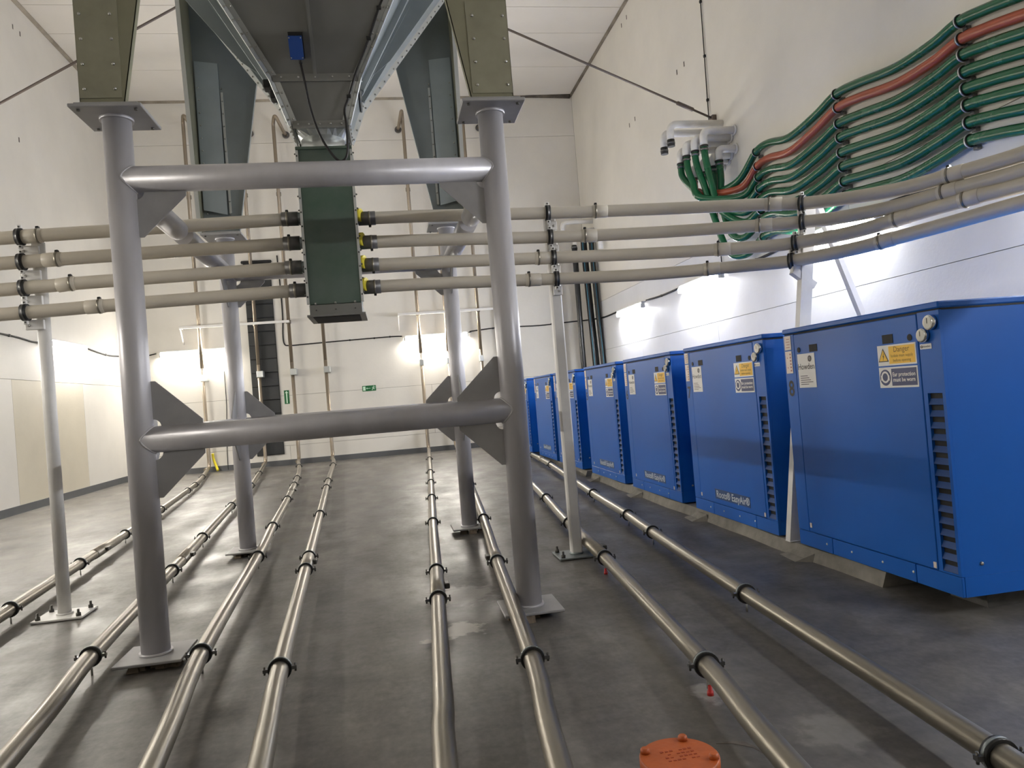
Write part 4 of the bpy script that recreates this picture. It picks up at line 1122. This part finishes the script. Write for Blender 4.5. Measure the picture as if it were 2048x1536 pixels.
YSG = YB - 0.001
def sign(name, x0, x1, z0, z1, label):
    t = thing(name, label, 'sign', ((x0 + x1) / 2, YB, z0), 'green signs on the back wall')
    part('board', MB().bevbox((x0, YB - 0.012, z0), (x1, YB, z1), 0.002), 'sign_green', t)
    return t
t = sign('exit_sign', -0.755, -0.365, 1.925, 2.085, 'small green emergency exit sign on the back wall, wider than tall')
yb = YB - 0.013
part('door_pictogram', MB().box((-0.735, yb - 0.001, 1.945), (-0.665, yb, 2.065)), 'sign_white', t)
part('arrow', MB().prism([(-0.645, yb, 2.005), (-0.615, yb, 2.035), (-0.615, yb, 2.012), (-0.52, yb, 2.012), (-0.52, yb, 1.998), (-0.615, yb, 1.998), (-0.615, yb, 1.975)], (0, -0.001, 0)), 'sign_white', t)
man = MB()
def limb(a, b, w):
    a = Vector((a[0], yb, a[1])); b = Vector((b[0], yb, b[1])); d = (b - a).normalized(); s = Vector((-d.z, 0, d.x)) * w
    man.prism([a - s, a + s, b + s, b - s], (0, -0.001, 0))
limb((-0.43, 2.04), (-0.445, 1.995), 0.012)
limb((-0.445, 1.995), (-0.415, 1.975), 0.009); limb((-0.415, 1.975), (-0.395, 1.985), 0.007)
limb((-0.445, 1.995), (-0.475, 1.97), 0.009); limb((-0.475, 1.97), (-0.47, 1.945), 0.007)
limb((-0.43, 2.035), (-0.465, 2.03), 0.006); limb((-0.465, 2.03), (-0.475, 2.01), 0.006)
limb((-0.43, 2.035), (-0.40, 2.02), 0.006); limb((-0.40, 2.02), (-0.385, 2.04), 0.006)
man.tube([(-0.425, yb, 2.057), (-0.425, yb - 0.001, 2.057)], 0.012, 12)
part('running_figure', man, 'sign_white', t)
t = sign('arrow_sign', -2.955, -2.815, 1.74, 2.13, 'small green arrow sign beside the dark panel, taller than wide')
part('arrow', MB().prism([(-2.885, yb, 2.11), (-2.835, yb, 2.045), (-2.868, yb, 2.055), (-2.868, yb, 1.76), (-2.902, yb, 1.76), (-2.902, yb, 2.055), (-2.935, yb, 2.045)], (0, -0.001, 0)), 'sign_white', t)
mb = MB().tube(smooth_path([(-4.99, 22.10, 0.52), (-4.97, 22.10, 0.34), (-4.91, 22.07, 0.16), (-4.86, 22.0, 0.04)], 6), 0.035, 10)
single('yellow_tube', mb, 'yellow_hose', 'short yellow tube leaning on the back wall at the left', 'tube', (-5.05, 22.03, 0))

# ------------------------------------------------------------------ blue sensor on the hopper front
nrm = Vector((0, -0.857, -0.515)); upv = Vector((0, -0.515, 0.857))
c0 = Vector((-0.525, 6.27, 4.49))
t = thing('sensor', 'blue sensor box on the front of the hopper with a black cable', 'sensor', tuple(c0))
def obox(c, w, h, d0, d1, mtl, nm, par):
    x = Vector((1, 0, 0))
    lo = [c - x * w - upv * h + nrm * d0, c + x * w - upv * h + nrm * d0, c + x * w + upv * h + nrm * d0, c - x * w + upv * h + nrm * d0]
    hi = [p + nrm * (d1 - d0) for p in lo]
    return part(nm, MB().hexa(lo, hi), mtl, par)
obox(c0, 0.058, 0.10, 0.0, 0.02, 'dark_rubber', 'mounting_pad', t)
hb = obox(c0 - upv * 0.01, 0.05, 0.085, 0.02, 0.09, 'sensor_blue', 'housing', t)
lid = obox(c0 - upv * 0.01, 0.053, 0.088, 0.09, 0.105, 'sensor_blue', 'lid', t)
bm = MB()
for sx in (-1, 1):
    for sy in (-1, 1):
        bm.dome(c0 - upv * 0.01 + Vector((sx * 0.045, 0, 0)) + upv * sy * 0.075 + nrm * 0.105, nrm, 0.006, 0.006, 6)
part('lid_screws', bm, 'bolt', lid)
k0 = c0 - upv * 0.10 + nrm * 0.06 + Vector((0.02, 0, 0))
part('cable_gland', MB().tube([k0 + upv * 0.01, k0 - upv * 0.035], 0.014, 8), 'dark_rubber', t)
cpts = [k0 - upv * 0.03, (-0.485, 6.25, 4.2), (-0.45, 6.28, 3.95), (-0.39, 6.30, 3.74), (-0.30, 6.32, 3.585), (-0.235, 6.33, 3.545), (-0.185, 6.33, 3.62), (-0.178, 6.34, 3.85), (-0.185, 6.40, 4.0), (-0.14, 6.37, 4.10), (-0.06, 6.33, 4.30), (0.06, 6.22, 4.52), (0.16, 6.12, 4.72), (0.30, 6.0, 4.95), (0.42, 5.88, 5.2)]
cb = part('cable', MB().tube(smooth_path(cpts, 8), 0.010, 8), 'cable', t)
for q in ((-0.14, 6.365, 4.10), (0.06, 6.215, 4.52), (0.16, 6.115, 4.72)):
    part('cable_tie', MB().bevbox(Vector(q) - Vector((0.018, 0.014, 0.014)), Vector(q) + Vector((0.018, 0.014, 0.014)), 0.004), 'dark_rubber', cb)

# ------------------------------------------------------------------ orange capped pipe in the floor
ox, oy = 0.895, 2.515
t = thing('floor_cap', 'orange painted round iron cap with four lugs on the floor', 'cap', (ox, oy, 0))
R0 = 0.138
part('body', MB().tube([(ox, oy, 0), (ox, oy, 0.155), (ox, oy, 0.156), (ox, oy, 0.196), (ox, oy, 0.2)], [R0 - 0.008, R0 - 0.008, R0, R0, R0 - 0.004], 48), 'orange', t)
for k in range(4):
    a = math.radians(62 + 90 * k)
    q = Vector((ox + (R0 - 0.02) * math.cos(a), oy + (R0 - 0.02) * math.sin(a), 0.2))
    part('lug', MB().tube([q, q + Vector((0, 0, 0.012)), q + Vector((0, 0, 0.018))], [0.018, 0.017, 0.012], 10), 'orange', t)
mk = MB()
for r_ in range(4):
    for c_ in range(7):
        if rnd.random() < 0.25: continue
        px = ox - 0.055 + c_ * 0.017 + r_ * 0.002; py = oy + 0.035 - r_ * 0.022
        mk.box((px, py, 0.2), (px + 0.011, py + rnd.uniform(0.003, 0.010), 0.2015))
part('worn_marking', mk, 'orange_dark', t)['kind'] = 'stuff'
